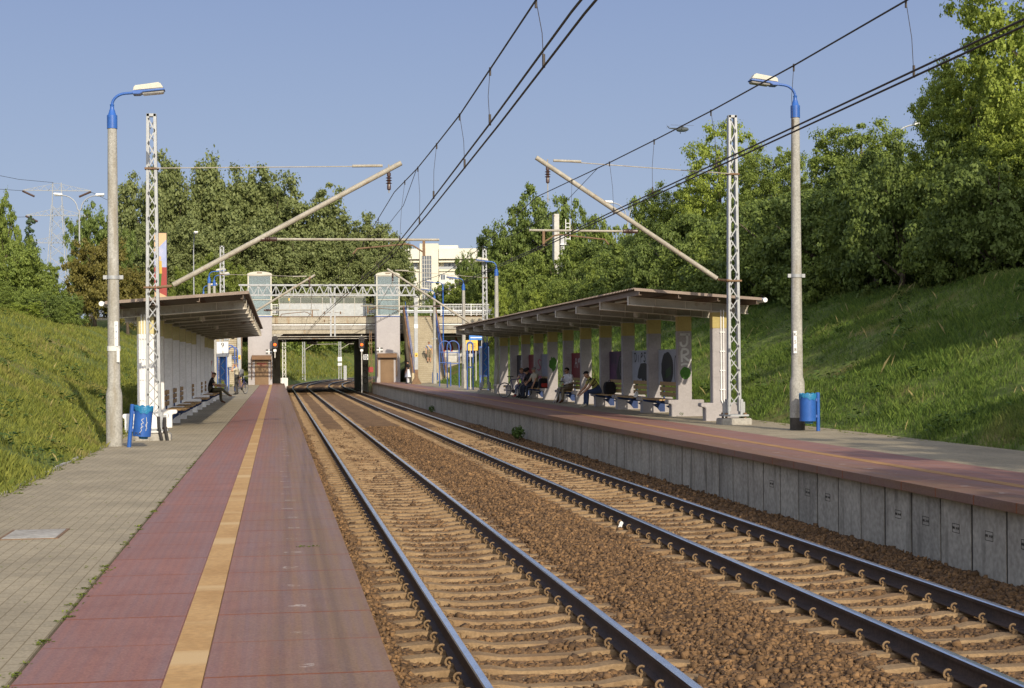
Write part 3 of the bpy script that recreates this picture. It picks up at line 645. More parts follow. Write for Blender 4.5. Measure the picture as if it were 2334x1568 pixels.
def leafy(name, label, loc, s, n, seed):
    global vs, fs, o, r
    r = np.random.RandomState(seed); vs, fs, o = [], [], 0
    for k in range(n * 6):
        d = r.normal(0, 1, 3); d /= np.linalg.norm(d); p = d * s * .45 * r.uniform(.2, 1) ** .5 + np.array([0, 0, s * .5]); t = r.normal(0, 1, 3); t /= np.linalg.norm(t); b = np.cross(t, d); b /= max(np.linalg.norm(b), 1e-3); L = s * r.uniform(.1, .22)
        vs += [[tuple(p - t * L * .5), tuple(p + b * L * .3), tuple(p + t * L * .5), tuple(p - b * L * .3)]]; fs.append((o, o + 1, o + 2, o + 3)); o += 4
    tag(link(name, fast_mesh(name, np.array(vs).reshape(-1, 3), np.array(fs), ['darkweed']), None, loc), label, 'plant')
leafy('weed_plant', 'bushy green weed growing at the foot of the right platform wall', (7.66, 47.5, -.85), .5, 60, 3)
leafy('sapling', 'tiny sapling sprouting beside the grey concrete plinth', (11.25, 40.85, PR), .16, 9, 5)
leafy('weed_plant', 'small weed by the far end of the right platform wall', (7.68, 75., -.85), .4, 40, 6)
# ------------------------------------------------------------------ waiting shelters
def shelter(nm, X0, dr, z0, ys, ye, paint, label, far_plain=()):
    """u runs from the pillars towards the track (dr = +1: track at larger x)"""
    sh = thing('platform_shelter', label, 'shelter', (X0, 0, 0))
    U = lambda u: dr * u
    zt = lambda u: z0 + 2.79 + .074 * (u + .75)          # underside of the roof beams
    y0 = ys[0] - 1.0
    for i, y in enumerate(ys):
        p = MB(); zb = zt(0) - .01
        split = zb - (.42 if i not in far_plain else .0)
        lo, hi = sorted((U(-.2), U(.2)))
        p.box(lo, hi, -.13, .13, z0 + .455, split)
        pil = p.obj('pillar', paint[0], sh, bevel=.012, loc=(0, y, 0))
        if split < zb: MB().box(lo, hi, -.13, .13, split, zb).obj('painted_band', paint[1], pil, bevel=.01)
        MB().prism([(U(-.5), z0 - .02), (U(.40), z0 - .02), (U(.40), z0 + .33), (U(.43), z0 + .36), (U(.51), z0 + .365), (U(.53), z0 + .39), (U(.53), z0 + .45), (U(.51), z0 + .47), (U(-.54), z0 + .47), (U(-.55), z0 + .44), (U(-.55), z0 + .38), (U(-.5), z0 + .35)], 'y', -.16, .16).obj('plinth', paint[2], sh, bevel=.012, loc=(0, y, 0))
        q = MB()                                           # I-beam
        a, b_ = Vector((U(-.8), 0, zt(-.8))), Vector((U(2.42), 0, zt(2.42)))
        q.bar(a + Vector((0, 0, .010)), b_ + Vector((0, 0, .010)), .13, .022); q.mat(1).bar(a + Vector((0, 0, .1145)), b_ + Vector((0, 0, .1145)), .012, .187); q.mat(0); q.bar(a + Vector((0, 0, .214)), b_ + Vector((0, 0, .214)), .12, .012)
        for u in (-.55, -.2, .2, .9, 1.7): q.bar((U(u), -.055, zt(u) + .11), (U(u), .055, zt(u) + .11), .012, .19)
        u = 2.425; q.bar((U(u), -.06, zt(u) + .11), (U(u), .06, zt(u) + .11), .01, .225)
        q.box(*sorted((U(-.24), U(.24))), -.15, .15, zb - .002, zb + .018)
        q.obj('roof_beam', ['beam', 'beamweb'], sh, loc=(0, y, 0), smooth=False)
    for u in (2.36, 1.33, .30, -.73):
        zz = zt(u) + .222; q = MB()
        q.box(*sorted((U(u), U(u + .012))), y0 + .02, ye - .02, zz, zz + .13); q.box(*sorted((U(u - .055), U(u - .0005))), y0 + .02, ye - .02, zz + .12, zz + .13); q.box(*sorted((U(u - .055), U(u - .0005))), y0 + .02, ye - .02, zz, zz + .01)
        q.obj('purlin', 'purlin', sh, smooth=False)
    # corrugated sheet
    zr = lambda u: zt(u) + .358; pts = []; y = y0
    while y < ye:
        for dy, h in ((0, 0), (.07, 0), (.095, .038), (.155, .038), (.18, 0)): pts.append((y + dy, h))
        y += .18
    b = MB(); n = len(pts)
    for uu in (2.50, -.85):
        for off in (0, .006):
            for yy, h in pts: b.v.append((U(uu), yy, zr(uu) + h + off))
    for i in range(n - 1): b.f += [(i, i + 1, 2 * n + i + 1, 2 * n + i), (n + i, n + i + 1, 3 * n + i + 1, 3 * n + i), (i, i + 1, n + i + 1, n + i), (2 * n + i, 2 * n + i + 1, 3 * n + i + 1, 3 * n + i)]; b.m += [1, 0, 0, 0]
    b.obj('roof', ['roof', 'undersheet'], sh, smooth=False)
    q = MB(); q.bar((U(2.50), y0 - .02, zr(2.5) + .0), (U(-.85), y0 - .02, zr(-.85) + .0), .012, .07); q.obj('roof_edge', 'roof', sh)
    # gutter with a round end at the low edge
    g = MB(); g.tube([(U(-.93), y0 - .05, zr(-.9) - .02), (U(-.93), ye, zr(-.9) - .02)], .06, 10); g.obj('gutter', 'signw', sh)
    for k, yy in enumerate(np.arange(ys[1] + .9, ye - 2, 9.6)):   # bulkhead lamps hanging below the sheet
        l = MB(); u = 1.15; zz = zt(u) + .12; l.tube([(U(u), 0, zz + .2), (U(u), 0, zz + .03)], .012, 6)
        lp = l.obj('hanging_lamp', 'beam', sh, loc=(0, yy, 0))
        MB().lathe([(.03, .05), (.055, .03), (.06, 0), (.085, -.02), (.085, -.17), (.07, -.20), (.02, -.21)], (U(u), 0, zz), 14).obj('globe', 'cream', lp)
        MB().lathe([(.088, .0), (.088, -.03)], (U(u), 0, zz), 14).obj('lamp_collar', 'galv', lp)
    if dr < 0:
        for i in range(len(ys) - 1):
            l = MB(); u = 2.05; zz = zt(u) + .19; yy = (ys[i] + ys[i + 1]) / 2 + .55
            l.box(*sorted((U(u - .09), U(u + .09))), yy - .6, yy + .6, zz, zz + .05); l.obj('tube_lamp', 'cream', sh, bevel=.02)
    for i in ((5, 9) if dr < 0 else ()):                   # bent downpipes
        d = MB(); y = ys[[2, 8][i == 9]] + .9; d.tube([(U(-.3), y, zt(0) - .1), (U(-.3), y + .05, zt(0) - .35), (U(-.3), y + 1.0, zt(0) - .75), (U(-.3), y + 1.05, zt(0) - .9), (U(-.3), y + 1.05, z0 + 1.2)], .04, 8); d.obj('downpipe', 'rust', sh)
    c = MB(); y = ys[0] - .15                              # conduits up the first pillar
    for u in (-.02, -.09):
        c.tube([(U(u), y, zt(u) + .05), (U(u), y, z0 + .55), (U(u - .05), y - .06, z0 + .4), (U(u - .05), y - .06, z0)], .017, 6)
        for zz in (.8, 1.3, 1.8, 2.3): c.box(*sorted((U(u - .035), U(u + .035))), y - .02, y + .02, z0 + zz, z0 + zz + .025)
    c.obj('conduit', 'signw', sh)
    return sh, zt
YR = [37.8 + 3.41 * i for i in range(12)]
YL = [37.4 + 3.2 * i for i in range(12)]
shR, ztR = shelter('right', 11.43, -1, PR, YR, 75.9, ('greyp', 'yellowp', 'greyp'), 'grey pillared waiting shelter with sloping sheet roof on the right platform')
shL, ztL = shelter('left', -3.16, 1, 0., YL, 73.6, ('whitep', 'yellowl', 'whitep'), 'white pillared waiting shelter with sloping sheet roof on the left platform', (7, 8))

# painted boards between the right pillars, graffiti
def board(i, m, name='board', far=None):
    return MB().box(-.03, .01, YR[i] + .14, YR[i + 1] - .14, PR + .85, PR + 1.92).obj(name, m, shR, loc=(.14, 0, 0))
def facing(y, u=0.): return Matrix.Translation((u, y, 0))
boardmats = dict(white=mat('board white', (.42, .44, .48), (.36, .38, .42), 3, .7), red=mat('board red', (.22, .02, .025), (.14, .015, .02), 2, .6), purple=mat('board purple', (.16, .05, .13), (.05, .035, .06), 1.4, .6),
                 dark=mat('board dark', (.045, .04, .045), (.02, .02, .025), 2, .6), greyb=mat('board grey', (.30, .31, .36), (.22, .23, .28), 2, .6))
# every board faces the track; its writing is painted on the track side (local frame: x along the track, away from the camera on the left)
def track_side(y): return Matrix.Translation((-.034, y, 0)) @ Matrix.Rotation(R(-90), 4, 'Z')
def bigboard(i, m, label):
    o = board(i, boardmats[m]); o['label'] = label; return o
b1 = bigboard(1, 'white', 'grey board painted with a dark mask and grey fingers'); b2 = bigboard(2, 'white', 'white board with black scrawl and a dark painted hand')
b3 = bigboard(3, 'purple', 'dark purple painted board'); b4 = bigboard(5, 'red', 'dark red board with pale letters'); b5 = bigboard(7, 'greyb', 'grey blue board with a dark smear'); b6 = bigboard(8, 'red', 'red painted board'); b7 = bigboard(9, 'dark', 'black board with white letters')
def blob(pts, M):
    return MB().add([M @ Vector((x, -.003, z)) for x, z in pts], [tuple(range(len(pts)))])
def ell(cx_, cz, a, b, n=20, wob=.0, sd=1):
    q = random.Random(sd); return [(cx_ + a * math.cos(6.283 * k / n) * (1 + q.uniform(-wob, wob)), cz + b * math.sin(6.283 * k / n) * (1 + q.uniform(-wob, wob))) for k in range(n)]
# local x of track_side(y) runs towards the camera (smaller Y) as it grows
Mb = track_side(YR[1]); blob(ell(-2.2, PR + 1.35, .7, .5, 24, .06, 3), Mb).obj('graffiti', 'ink', b1)
g = MB()
for k in range(4): strokes([[(x, z) for x, z in ell(-1.25 + k * .27, PR + 1.3 + .1 * (k % 2), .12, .42 - .06 * k, 14)] + [(-1.13 + k * .27, PR + 1.3 + .1 * (k % 2))]], .05, Mb, g)
g.obj('graffiti', 'ink', b1)
g = MB()
for k in range(5): strokes([[(-2.7 + .06 * k, PR + 1.0 + .06 * k), (-2.3, PR + 1.08 + .05 * k), (-1.8, PR + 1.2 + .05 * k)]], .018, Mb, g)
g.obj('graffiti', 'sprayg', b1)
Mb = track_side(YR[2]); g = graffiti('DiPS', -2.95, PR + 1.55, .36, .30, .045, Mb); g.obj('graffiti', 'ink', b2); graffiti('NOO', -1.25, PR + 1.6, .3, .26, .05, Mb).obj('graffiti', 'sprayb', b2)
blob([(-2.55, PR + 1.05), (-2.4, PR + 1.3), (-2.1, PR + 1.5), (-1.5, PR + 1.52), (-.9, PR + 1.4), (-.8, PR + 1.1), (-1.2, PR + 1.0), (-1.5, PR + .87), (-1.62, PR + 1.0), (-1.8, PR + .87), (-2.0, PR + 1.02), (-2.3, PR + 1.0)], Mb).obj('graffiti', 'ink', b2)
Mb = track_side(YR[3]); blob([(-1.9, PR + .87), (-2.2, PR + 1.2), (-1.7, PR + 1.75), (-1.0, PR + 1.8), (-.6, PR + 1.2), (-.8, PR + .87)], Mb).obj('graffiti', 'ink', b3); strokes([ell(-1.3, PR + 1.4, .35, .35, 16)], .03, Mb).obj('graffiti', boardmats['greyb'], b3)
graffiti('AMS', -2.6, PR + 1.35, .5, .45, .055, track_side(YR[5])).obj('graffiti', 'spray', b4); strokes([[(-1.3, PR + 1.1), (-.9, PR + 1.3), (-.8, PR + 1.0), (-1.2, PR + .95)]], .09, track_side(YR[5])).obj('graffiti', 'spray', b4)
Mb = track_side(YR[7]); blob(ell(-1.2, PR + 1.3, .35, .4, 14, .2, 5), Mb).obj('graffiti', 'ink', b5)
blob(ell(-1.3, PR + 1.4, .4, .3, 14, .3, 8), track_side(YR[8])).obj('graffiti', 'greyp', b6)
graffiti('RW', -2.2, PR + 1.3, .55, .35, .06, track_side(YR[9])).obj('graffiti', 'spray', b7)
# tags on pillars (camera side)
face = Matrix.Translation((0, YR[1] - .131, 0))
pil = [c for c in shR.children if c.name.startswith('pillar')]
def on_pillar(i, b, m): o = b.obj('graffiti', m, pil[i]); o.matrix_parent_inverse = Matrix.Translation((0, -YR[i], 0)); return o
on_pillar(1, graffiti('JR', -.15, PR + 1.98, .31, .36, .062, face, None, .17, True), 'spray'); on_pillar(1, graffiti('I', -.13, PR + 1.32, .27, .28, .055, face), 'spray')
on_pillar(1, blob(ell(.01, PR + 1.23, .16, .17, 26, .08, 2) , face), 'sprayg')
face = Matrix.Translation((0, YR[8] - .131, 0)); on_pillar(8, graffiti('S~', -.1, PR + 1.2, .22, .5, .04, face, None, .1, True), 'sprayp')
face = Matrix.Translation((0, YR[7] - .131, 0)); on_pillar(7, blob(ell(0, PR + 1.5, .16, .3, 18, .25, 7), face), 'sprayg')
pl = [c for c in shR.children if c.name.startswith('plinth')]
g = graffiti('ARLO', -.05, PR + .09, .12, .26, .028, Matrix.Translation((-.38, YR[6] - .161, 0))); o = g.obj('graffiti', 'spray', pl[6]); o.matrix_parent_inverse = Matrix.Translation((0, -YR[6], 0))
pilL = [c for c in shL.children if c.name.startswith('pillar')]
g = strokes([[(-.12, 1.75), (.1, 1.9), (.05, 1.6)], [(-.1, 1.3), (.12, 1.35), (.1, 1.05), (.0, .95)], [(-.02, .75), (.12, .65)]], .05, Matrix.Translation((0, YL[11] - .131, 0))); o = g.obj('graffiti', 'sprayr', pilL[11]); o.matrix_parent_inverse = Matrix.Translation((0, -YL[11], 0))

# ------------------------------------------------------------------ benches (built facing +x, length along y)
def make_bench(label, group):
    t = thing('bench', label, 'bench', group=group)
    for k in range(5): MB().box(.02 + k * .105, .108 + k * .105, -1.05, 1.05, .425, .465).obj('seat_plank', 'wood', t, bevel=.006)
    for k in range(3): MB().box(-.075, -.035, -1.05, 1.05, .53 + k * .155, .645 + k * .155).obj('back_plank', 'wood', t, bevel=.006)
    for y in (-.8, .8):
        b = MB(); b.prism([(-.12, .30), (.12, .30), (.50, .36), (.55, .38), (.55, .424), (-.12, .424)], 'y', y - .03, y + .03)
        b.box(-.12, -.078, y - .03, y + .03, .424, .96); b.prism([(-.12, .05), (.02, .05), (.12, .17), (.28, .27), (.12, .299), (-.12, .299)], 'y', y - .02, y + .02)
        b.obj('bracket', 'bracket', t, bevel=.004)
    return t
B0 = None
def place_bench(X, Y, z, dr, label, group):
    global B0
    if B0 is None: B0 = t = make_bench(label, group)
    else: t = copy_tree(B0)
    t.location = (X, Y, z); t.rotation_euler = (0, 0, 0 if dr > 0 else math.pi); t['label'] = label; t['group'] = group; return t
gR, gL = 'benches under the right shelter', 'benches under the left shelter'
for i, lb in ((1, 'empty wooden bench nearest the camera under the right shelter, behind the JRI pillar'), (2, 'wooden bench with a small white bag on its seat, under the right shelter'), (3, 'wooden bench where the man in the striped shirt sits'),
              (5, 'wooden bench where the man in the white shirt sits'), (7, 'wooden bench where the man in the cream shirt sits, in front of the grey board'), (8, 'wooden bench behind the bicycle on the right platform')):
    place_bench(11.43 - .02, (YR[i] + YR[i + 1]) / 2, PR, -1, lb, gR)
for i, lb in ((1, 'wooden bench nearest the camera under the left shelter'), (2, 'second wooden bench from the camera under the left shelter'), (3, 'third wooden bench from the camera under the left shelter'), (5, 'wooden bench in the middle of the left shelter, past the empty bay'), (7, 'wooden bench of the left shelter next to the seated man'), (8, 'wooden bench of the left shelter where the man with the newspaper sits')):
    place_bench(-3.16 + .18, (YL[i] + YL[i + 1]) / 2, 0., 1, lb, gL)

# ------------------------------------------------------------------ lamp posts
def luminaire(b0, M, parent, white='cream'):
    h = MB(); h.prism([(0, .02), (.62, .03), (.55, .165), (.03, .135)], 'y', -.13, .13, M); hd = h.obj('lamp_head', white, parent, bevel=.02)
    h = MB(); h.prism([(-.01, -.04), (.12, -.05), (.20, -.015), (.635, -.005), (.63, .03), (-.01, .03)], 'y', -.14, .14, M); h.obj('lamp_tray', 'blue', hd, bevel=.008)
    h = MB(); h.prism([(.19, -.06), (.60, -.055), (.62, -.012), (.17, -.018)], 'y', -.11, .11, M); h.obj('lens', 'lens', hd, bevel=.01)
def lamp_post(label, loc, dr, H=6.55, z=0., sticker=None, thick=1., arm=.85, group=None, thin=False, blue_pole=False):
    t = thing('lamp_post', label, 'lamp post', loc, 0, group)
    k = thick
    if blue_pole: MB().tube([(0, 0, 0), (0, 0, H)], .05, 8).obj('pole', 'blue', t)
    else: MB().lathe([(.165 * k, -.1), (.165 * k, 1.0), (.16 * k, 1.08), (.128 * k, 1.22), (.092 * k, H)], n=20).obj('pole', 'pole', t)
    MB().lathe([(.105 * k, H - .05), (.105 * k, H + .22), (.08 * k, H + .24), (.055 * k, H + .33), (.042, H + .36), (.040, H + .42), (.048, H + .44), (.03, H + .45)], n=16).obj('collar', 'blue', t)
    pts = [(0, 0, H + .38)] + [(dr * .30 * (1 - math.cos(R(a))), 0, H + .43 + .25 * math.sin(R(a))) for a in range(0, 86, 12)] + [(dr * (arm - .35), 0, H + .70)]
    MB().tube(pts, .028, 10).obj('arm', 'blue', t)
    M = Matrix.Translation((dr * (arm - .42), 0, H + .69)) @ Matrix.Rotation(0 if dr > 0 else math.pi, 4, 'Z') @ Matrix.Rotation(R(-6), 4, 'Y')
    luminaire(None, M, t)
    if not thin:
        b = MB(); b.lathe([(.125 * k, 3.42), (.13 * k, 3.42), (.13 * k, 3.49), (.125 * k, 3.49)], n=16); b.box(-.2 * k, -.12 * k, -.015, .015, 3.42, 3.50).box(.12 * k, .2 * k, -.015, .015, 3.42, 3.50); b.obj('clamp_band', 'galv', t)
    return t
lpL = lamp_post('tall concrete lamp post with blue arm left of the left shelter', (-3.3, 31.47, 0), 1)
MB().lathe([(.133, 1.95), (.135, 1.95), (.135, 2.05), (.133, 2.05)], n=16).box(.07, .13, -.14, -.135, 1.72, 2.0).obj('tape', 'paper', lpL)
MB().box(.03, .10, -.132, -.128, 2.05, 2.55).obj('sticker', 'signw', lpL); lettering('P', .07, 'sprayb', (.065, -.134, 2.46), lpL); lettering('8', .07, 'sprayb', (.065, -.134, 2.34), lpL); lettering('C', .07, 'sprayb', (.065, -.134, 2.2), lpL)
MB().lathe([(.022, 0), (.0, -.002)], (.02, -.163, .42), 10).obj('hole', 'black', lpL)
lpR = lamp_post('tall concrete lamp post with blue arm beside the blue bin on the right platform', (11.52, 32.09, PR), -1, 7.05)
MB().lathe([(.167, -.02), (.1665, .28)], n=20).obj('painted_base', 'joint', lpR)
MB().box(-.12, -.045, -.125, -.118, 1.72, 2.22).obj('number_plate', 'signw', lpR)
for ch, zz in (('K', 2.14), ('5', 1.97), ('8', 1.80)): lettering(ch, .11, 'ink', (-.082, -.127, zz), lpR)
gfar = 'lamp posts further along the platforms'
lamp_post('concrete lamp post with blue arm at the far end of the right shelter', (11.22, 76.3, PR), -1, 6.1, group=gfar)
lamp_post('concrete lamp post with blue arm between the blue frames and the right shelter', (11.4, 91.5, PR), -1, 6.1, group=gfar)
lamp_post('concrete lamp post with blue arm standing at the foot of the right stairs', (12.0, 114.5, PR), -1, 6.5, group=gfar)
lamp_post('slim blue lamp post at the top of the right stairs', (13.5, 122., 2.), -1, 5.6, thick=.6, thin=True, blue_pole=True, group=gfar, arm=1.2)
lamp_post('concrete lamp post with blue arm rising behind the roof of the left shelter', (-4.15, 95.0, 0), 1, 6.8, group=gfar)
lamp_post('lamp post whose blue arm shows just left of the left lift tower', (-3.5, 108.0, 0), 1, 5.9, group=gfar)
lamp_post('slim blue lamp post behind the left shelter roof, left of the concrete one', (-5.4, 114.0, 0), 1, 6.9, thick=.6, thin=True, blue_pole=True, group=gfar)
lamp_post('lamp post whose head shows right of the left lattice mast top, above the shelter', (-4.2, 104.0, 0), 1, 7.1, group=gfar)

# ------------------------------------------------------------------ overhead line masts
def lattice(b, x0, x1, H0, H1, n, w0, w1, dy):
    for s in (-1, 1):
        for k in range(n):
            za, zb = H0 + (H1 - H0) * k / n, H0 + (H1 - H0) * (k + 1) / n; f = lambda z: w0 + (w1 - w0) * (z - H0) / (H1 - H0)
            q = 1 if (k % 2 == 0) == (s > 0) else -1
            b.bar((q * f(za), s * dy, za), (-q * f(zb), s * dy, zb), .024, .010, up=(0, 1, 0))
def mast(label, X, Y, z, dr, H=7.2, tip=(5.18, 6.18), root=3.5, reg=(2.1, 6.2, 4.44), ins=5.05, blue=False, group=None, arms=True):
    t = thing('catenary_mast', label, 'mast', (X, Y, z), 0, group)
    Z = lambda v: v - z
    for s in (-1, 1):
        b = MB(); b.bar((s * .135, 0, .32), (s * .075, 0, H), .065, .16); b.obj('mast_leg', 'galv', t, bevel=.004)
    b = MB(); lattice(b, 0, 0, .45, H - .1, 24, .125, .07, .075); b.obj('lattice', 'galv', t)
    b = MB(); b.box(-.1, .1, -.08, .08, H - .06, H); b.obj('cap_plate', 'galv', t)
    if blue:
        for s in (-1, 1): MB().bar((s * .138, -.001, .45), (s * .118, -.001, 2.6), .072, .17).obj('painted_leg', 'bluef', t)
        MB().box(-.11, .11, -.02, .02, .9, 2.6).obj('blue_panel', 'bluep', t)
    b = MB()
    for s in (-1, 1):
        b.box(s * .17 - .035, s * .17 + .035, -.1, .1, .24, .62); b.box(s * .24 - .04, s * .24 + .04, -.012, .012, .24, .55)
    b.box(-.32, .32, -.2, .2, .20, .245); b.obj('base_plate', 'galv', t, bevel=.004)
    b = MB()
    for sx in (-.24, .24):
        for sy in (-.14, .14): b.lathe([(.03, .12), (.03, .20), (.045, .2), (.045, .285), (.02, .29)], (sx, sy, 0), 8)
    b.obj('anchor_bolts', 'rust', t)
    MB().box(-.38, .38, -.26, .26, -.3, .155).obj('footing', 'concrete', t, bevel=.02)
    if not arms: return t
    D = lambda u: dr * u
    r0 = (D(.45), -.12, Z(root)); tp = (D(tip[0]), -.12, Z(tip[1]))
    b = MB(); b.tube([r0, tp], .058, 12); b.obj('cantilever_tube', 'tube', t)
    b = MB(); b.tube([(D(.42), -.1, Z(root) - .02), (D(.12), -.1, Z(root) - .05)], .03, 8); b.box(-.19, .19, -.11, .11, Z(root) - .07, Z(root) - .03); b.obj('bracket', 'rust', t); MB().box(-.15, .15, -.105, .105, Z(root + 2.55), Z(root + 2.59)).obj('tie_clamp', 'rust', t)
    b = MB(); b.tube([(D(.1), -.12, Z(root + 2.57)), (D(tip[0] - .52), -.12, Z(tip[1]) - .08)], .012, 6); b.tube([(D(tip[0] - 1.1), -.12, Z(tip[1]) - .085), (D(tip[0] - .42), -.12, Z(tip[1]) - .07)], .032, 8); b.obj('tie_rod', 'tube', t)
    xi = tip[0] - .28; zi = Z(tip[1]) - .2
    prof = [(.012, 0), (.03, -.02), (.045, -.03), (.045, -.10), (.03, -.11)]
    for k in range(3): prof += [(.035, -.12 - .06 * k), (.075, -.145 - .06 * k), (.035, -.16 - .06 * k)]
    prof += [(.045, -.32), (.045, -.40), (.02, -.42)]
    b = MB(); b.lathe(prof, (D(xi), -.12, zi), 12); i_ = b.obj('insulator', 'insul', t)
    b = MB(); b.tube([(D(xi), -.12, zi + .16), (D(xi), -.12, zi)], .014, 6); b.tube([(D(xi), -.12, zi - .41), (D(xi), -.12, Z(5.5))], .012, 6); b.obj('insulator_hanger', 'tube', i_)
    f = (reg[0] - .45) / (tip[0] - .45); b = MB(); b.tube([(D(reg[0] + .35), -.12, Z(reg[2])), (D(reg[1]), -.12, Z(reg[2]) + .01)], .028, 8); b.obj('registration_tube', 'tube', t)
    prof = [(.03, -.18), (.05, -.16), (.05, -.07)] + sum([[(.045, -.06 + .04 * k), (.07, -.045 + .04 * k), (.045, -.03 + .04 * k)] for k in range(3)], []) + [(.05, .08), (.05, .18), (.03, .2)]
    M = Matrix.Translation((D(reg[0] + .22), -.12, Z(reg[2]))) @ Matrix.Rotation(R(90), 4, 'Y'); MB().lathe(prof, n=12, M=M).obj('rod_insulator', 'insul', t)
    x3 = reg[1] - .35
    b = MB(); b.box(*sorted((D(x3 - .03), D(x3 + .03))), -.14, -.1, Z(reg[2]) - .36, Z(reg[2]) + .02); b.tube([(D(x3), -.12, Z(reg[2]) - .28), (D(x3 - .25), -.12, Z(reg[2]) - .12), (D(x3 - .4), -.12, Z(reg[2]) - .09), (D(x3 - 1.5), -.12, Z(reg[2]) - .2), (D(x3 - 1.6), -.12, Z(reg[2]) - .32)], .018, 8); b.obj('steady_arm', 'rust', t)
    return t
gm = 'lattice catenary masts on the platforms'
mL = mast('grey lattice catenary mast in front of the left shelter, with a long sloping arm', -2.7, 33.8, 0, 1, 7.2, (5.5, 6.18), 3.42, (2.3, 6.35, 4.44), group=gm)
mR = mast('grey lattice catenary mast in front of the right shelter, with a long sloping arm', 11.1, 35.45, PR, -1, 7.6, (4.92, 6.58), 3.68, (2.4, 5.1, 4.82), group=gm)
mL2 = mast('lattice catenary mast with blue base and a 9/1 sign beyond the left shelter', -2.68, 76., 0, 1, 7.6, (4.6, 6.15), 3.6, (2.0, 4.8, 4.38), blue=True, group=gm)
mR2 = mast('lattice catenary mast with blue base panels at the far end of the right shelter', 10.65, 76.6, PR, -1, 7.45, (5.05, 6.5), 3.5, (2.3, 6.4, 4.6), blue=True, group=gm)
sg_ = MB().box(-.30, .30, -.20, -.18, 2.05, 2.82).obj('distance_sign', 'signw', mL2, bevel=.02)
lettering('9', .36, 'ink', (0, -.203, 2.62), sg_); lettering('1', .27, 'ink', (.02, -.203, 2.25), sg_); lettering('-10.0', .07, 'ink', (.2, -.203, 2.14), sg_)
b = MB(); b.tube([(.25, -.2, .5), (.26, -.27, .3), (.32, -.32, 0), (.33, -.33, -.1)], .035, 8); b.tube([(.12, -.2, .52), (.13, -.27, .3), (.2, -.32, 0)], .035, 8); b.obj('cable_sleeve', 'black', mL)

# ------------------------------------------------------------------ catenary
def catenary(label, mess, con, dx, drops):
    t = thing('catenary', label, 'overhead wires')
    MB().tube(mess, .010, 6).obj('messenger_wire', 'wire', t)
    for s in (0, dx): MB().tube([(x + s, y, z - abs(s) * .1) for x, y, z in con], .011, 6).obj('contact_wire', 'wire', t)
    def ip(P, y):
        for a, b in zip(P, P[1:]):
            if a[1] <= y <= b[1]: f = (y - a[1]) / (b[1] - a[1]); return Vector(a).lerp(Vector(b), f)
    for k, y in enumerate(drops):
        a, b_ = ip(mess, y), ip(con, y + .05); b_ = b_ + Vector((dx if k % 2 == 0 else 0, 0, 0)); d = MB(); m = (a + b_) / 2 + Vector((.02 * (-1) ** k, 0, 0))
        d.tube([a, m, b_], .0035, 5); d.tube([b_ - Vector((0, 0, .02)), b_ + Vector((0, 0, .10))], .014, 6); d.tube([a + Vector((0, 0, .02)), a - Vector((0, 0, .07))], .012, 6); d.obj('dropper', 'wire', t)
    mz = [p for p in mess if 30 < p[1] < 37][0]; MB().tube([ip(mess, mz[1] - 7), (mz[0] - .05, mz[1] - 3, mz[2] - .62), (mz[0] - .08, mz[1] + 3, mz[2] - .66), ip(mess, mz[1] + 8)], .006, 5).obj('stitch_wire', 'wire', t)
    return t
catenary('overhead wires above the left track', [(2.05, -10, 4.98), (2.2, 4, 4.82), (2.265, 12.9, 4.83), (2.3, 16, 4.83), (2.37, 19.3, 4.88), (2.42, 22.6, 4.98), (2.49, 26.4, 5.12), (2.64, 33.7, 5.52), (2.45, 45, 5.05), (2.3, 55, 4.9), (2.2, 64, 5.05), (1.75, 75.9, 5.55), (2.0, 88, 5.0), (2.1, 96, 4.85), (2.28, 112, 5.2), (2.28, 126, 4.6), (2.28, 170, 4.5), (3.3, 185, 4.6)],
         [(2.1, -10, 4.32), (2.2, 11, 4.28), (2.3, 16, 4.25), (2.4, 25, 4.15), (2.5, 33.7, 4.1), (2.35, 55, 4.1), (2.2, 76, 4.08), (2.28, 112, 4.1), (2.28, 170, 4.0), (3.3, 185, 4.0)], .10, [12.9, 16, 19.3, 22.6, 26.4, 30, 38, 43, 50, 56, 62, 68, 82, 88, 94, 100])
catenary('overhead wires above the right track', [(6.3, -10, 5.35), (6.2, 4, 5.2), (6.16, 13.96, 5.20), (6.16, 17.2, 5.2), (6.17, 20.7, 5.24), (6.18, 24, 5.31), (6.18, 27.35, 5.39), (6.2, 35.4, 5.64), (6.2, 45, 5.2), (6.2, 55, 5.0), (6.1, 66, 5.2), (5.85, 76.5, 5.8), (6.0, 88, 5.2), (6.1, 98, 5.1), (6.16, 112, 5.3), (6.16, 126, 4.6), (6.16, 170, 4.5), (7.2, 185, 4.6)],
         [(6.3, -10, 4.5), (6.16, 11.6, 4.48), (6.16, 18, 4.46), (6.16, 27, 4.44), (6.25, 35.4, 4.44), (6.1, 55, 4.35), (6.0, 76.5, 4.3), (6.16, 112, 4.15), (6.16, 170, 4.0), (7.2, 185, 4.0)], .10, [13.96, 17.2, 20.7, 24, 27.35, 31, 40, 45, 51, 57, 63, 70, 82, 88, 94, 100])

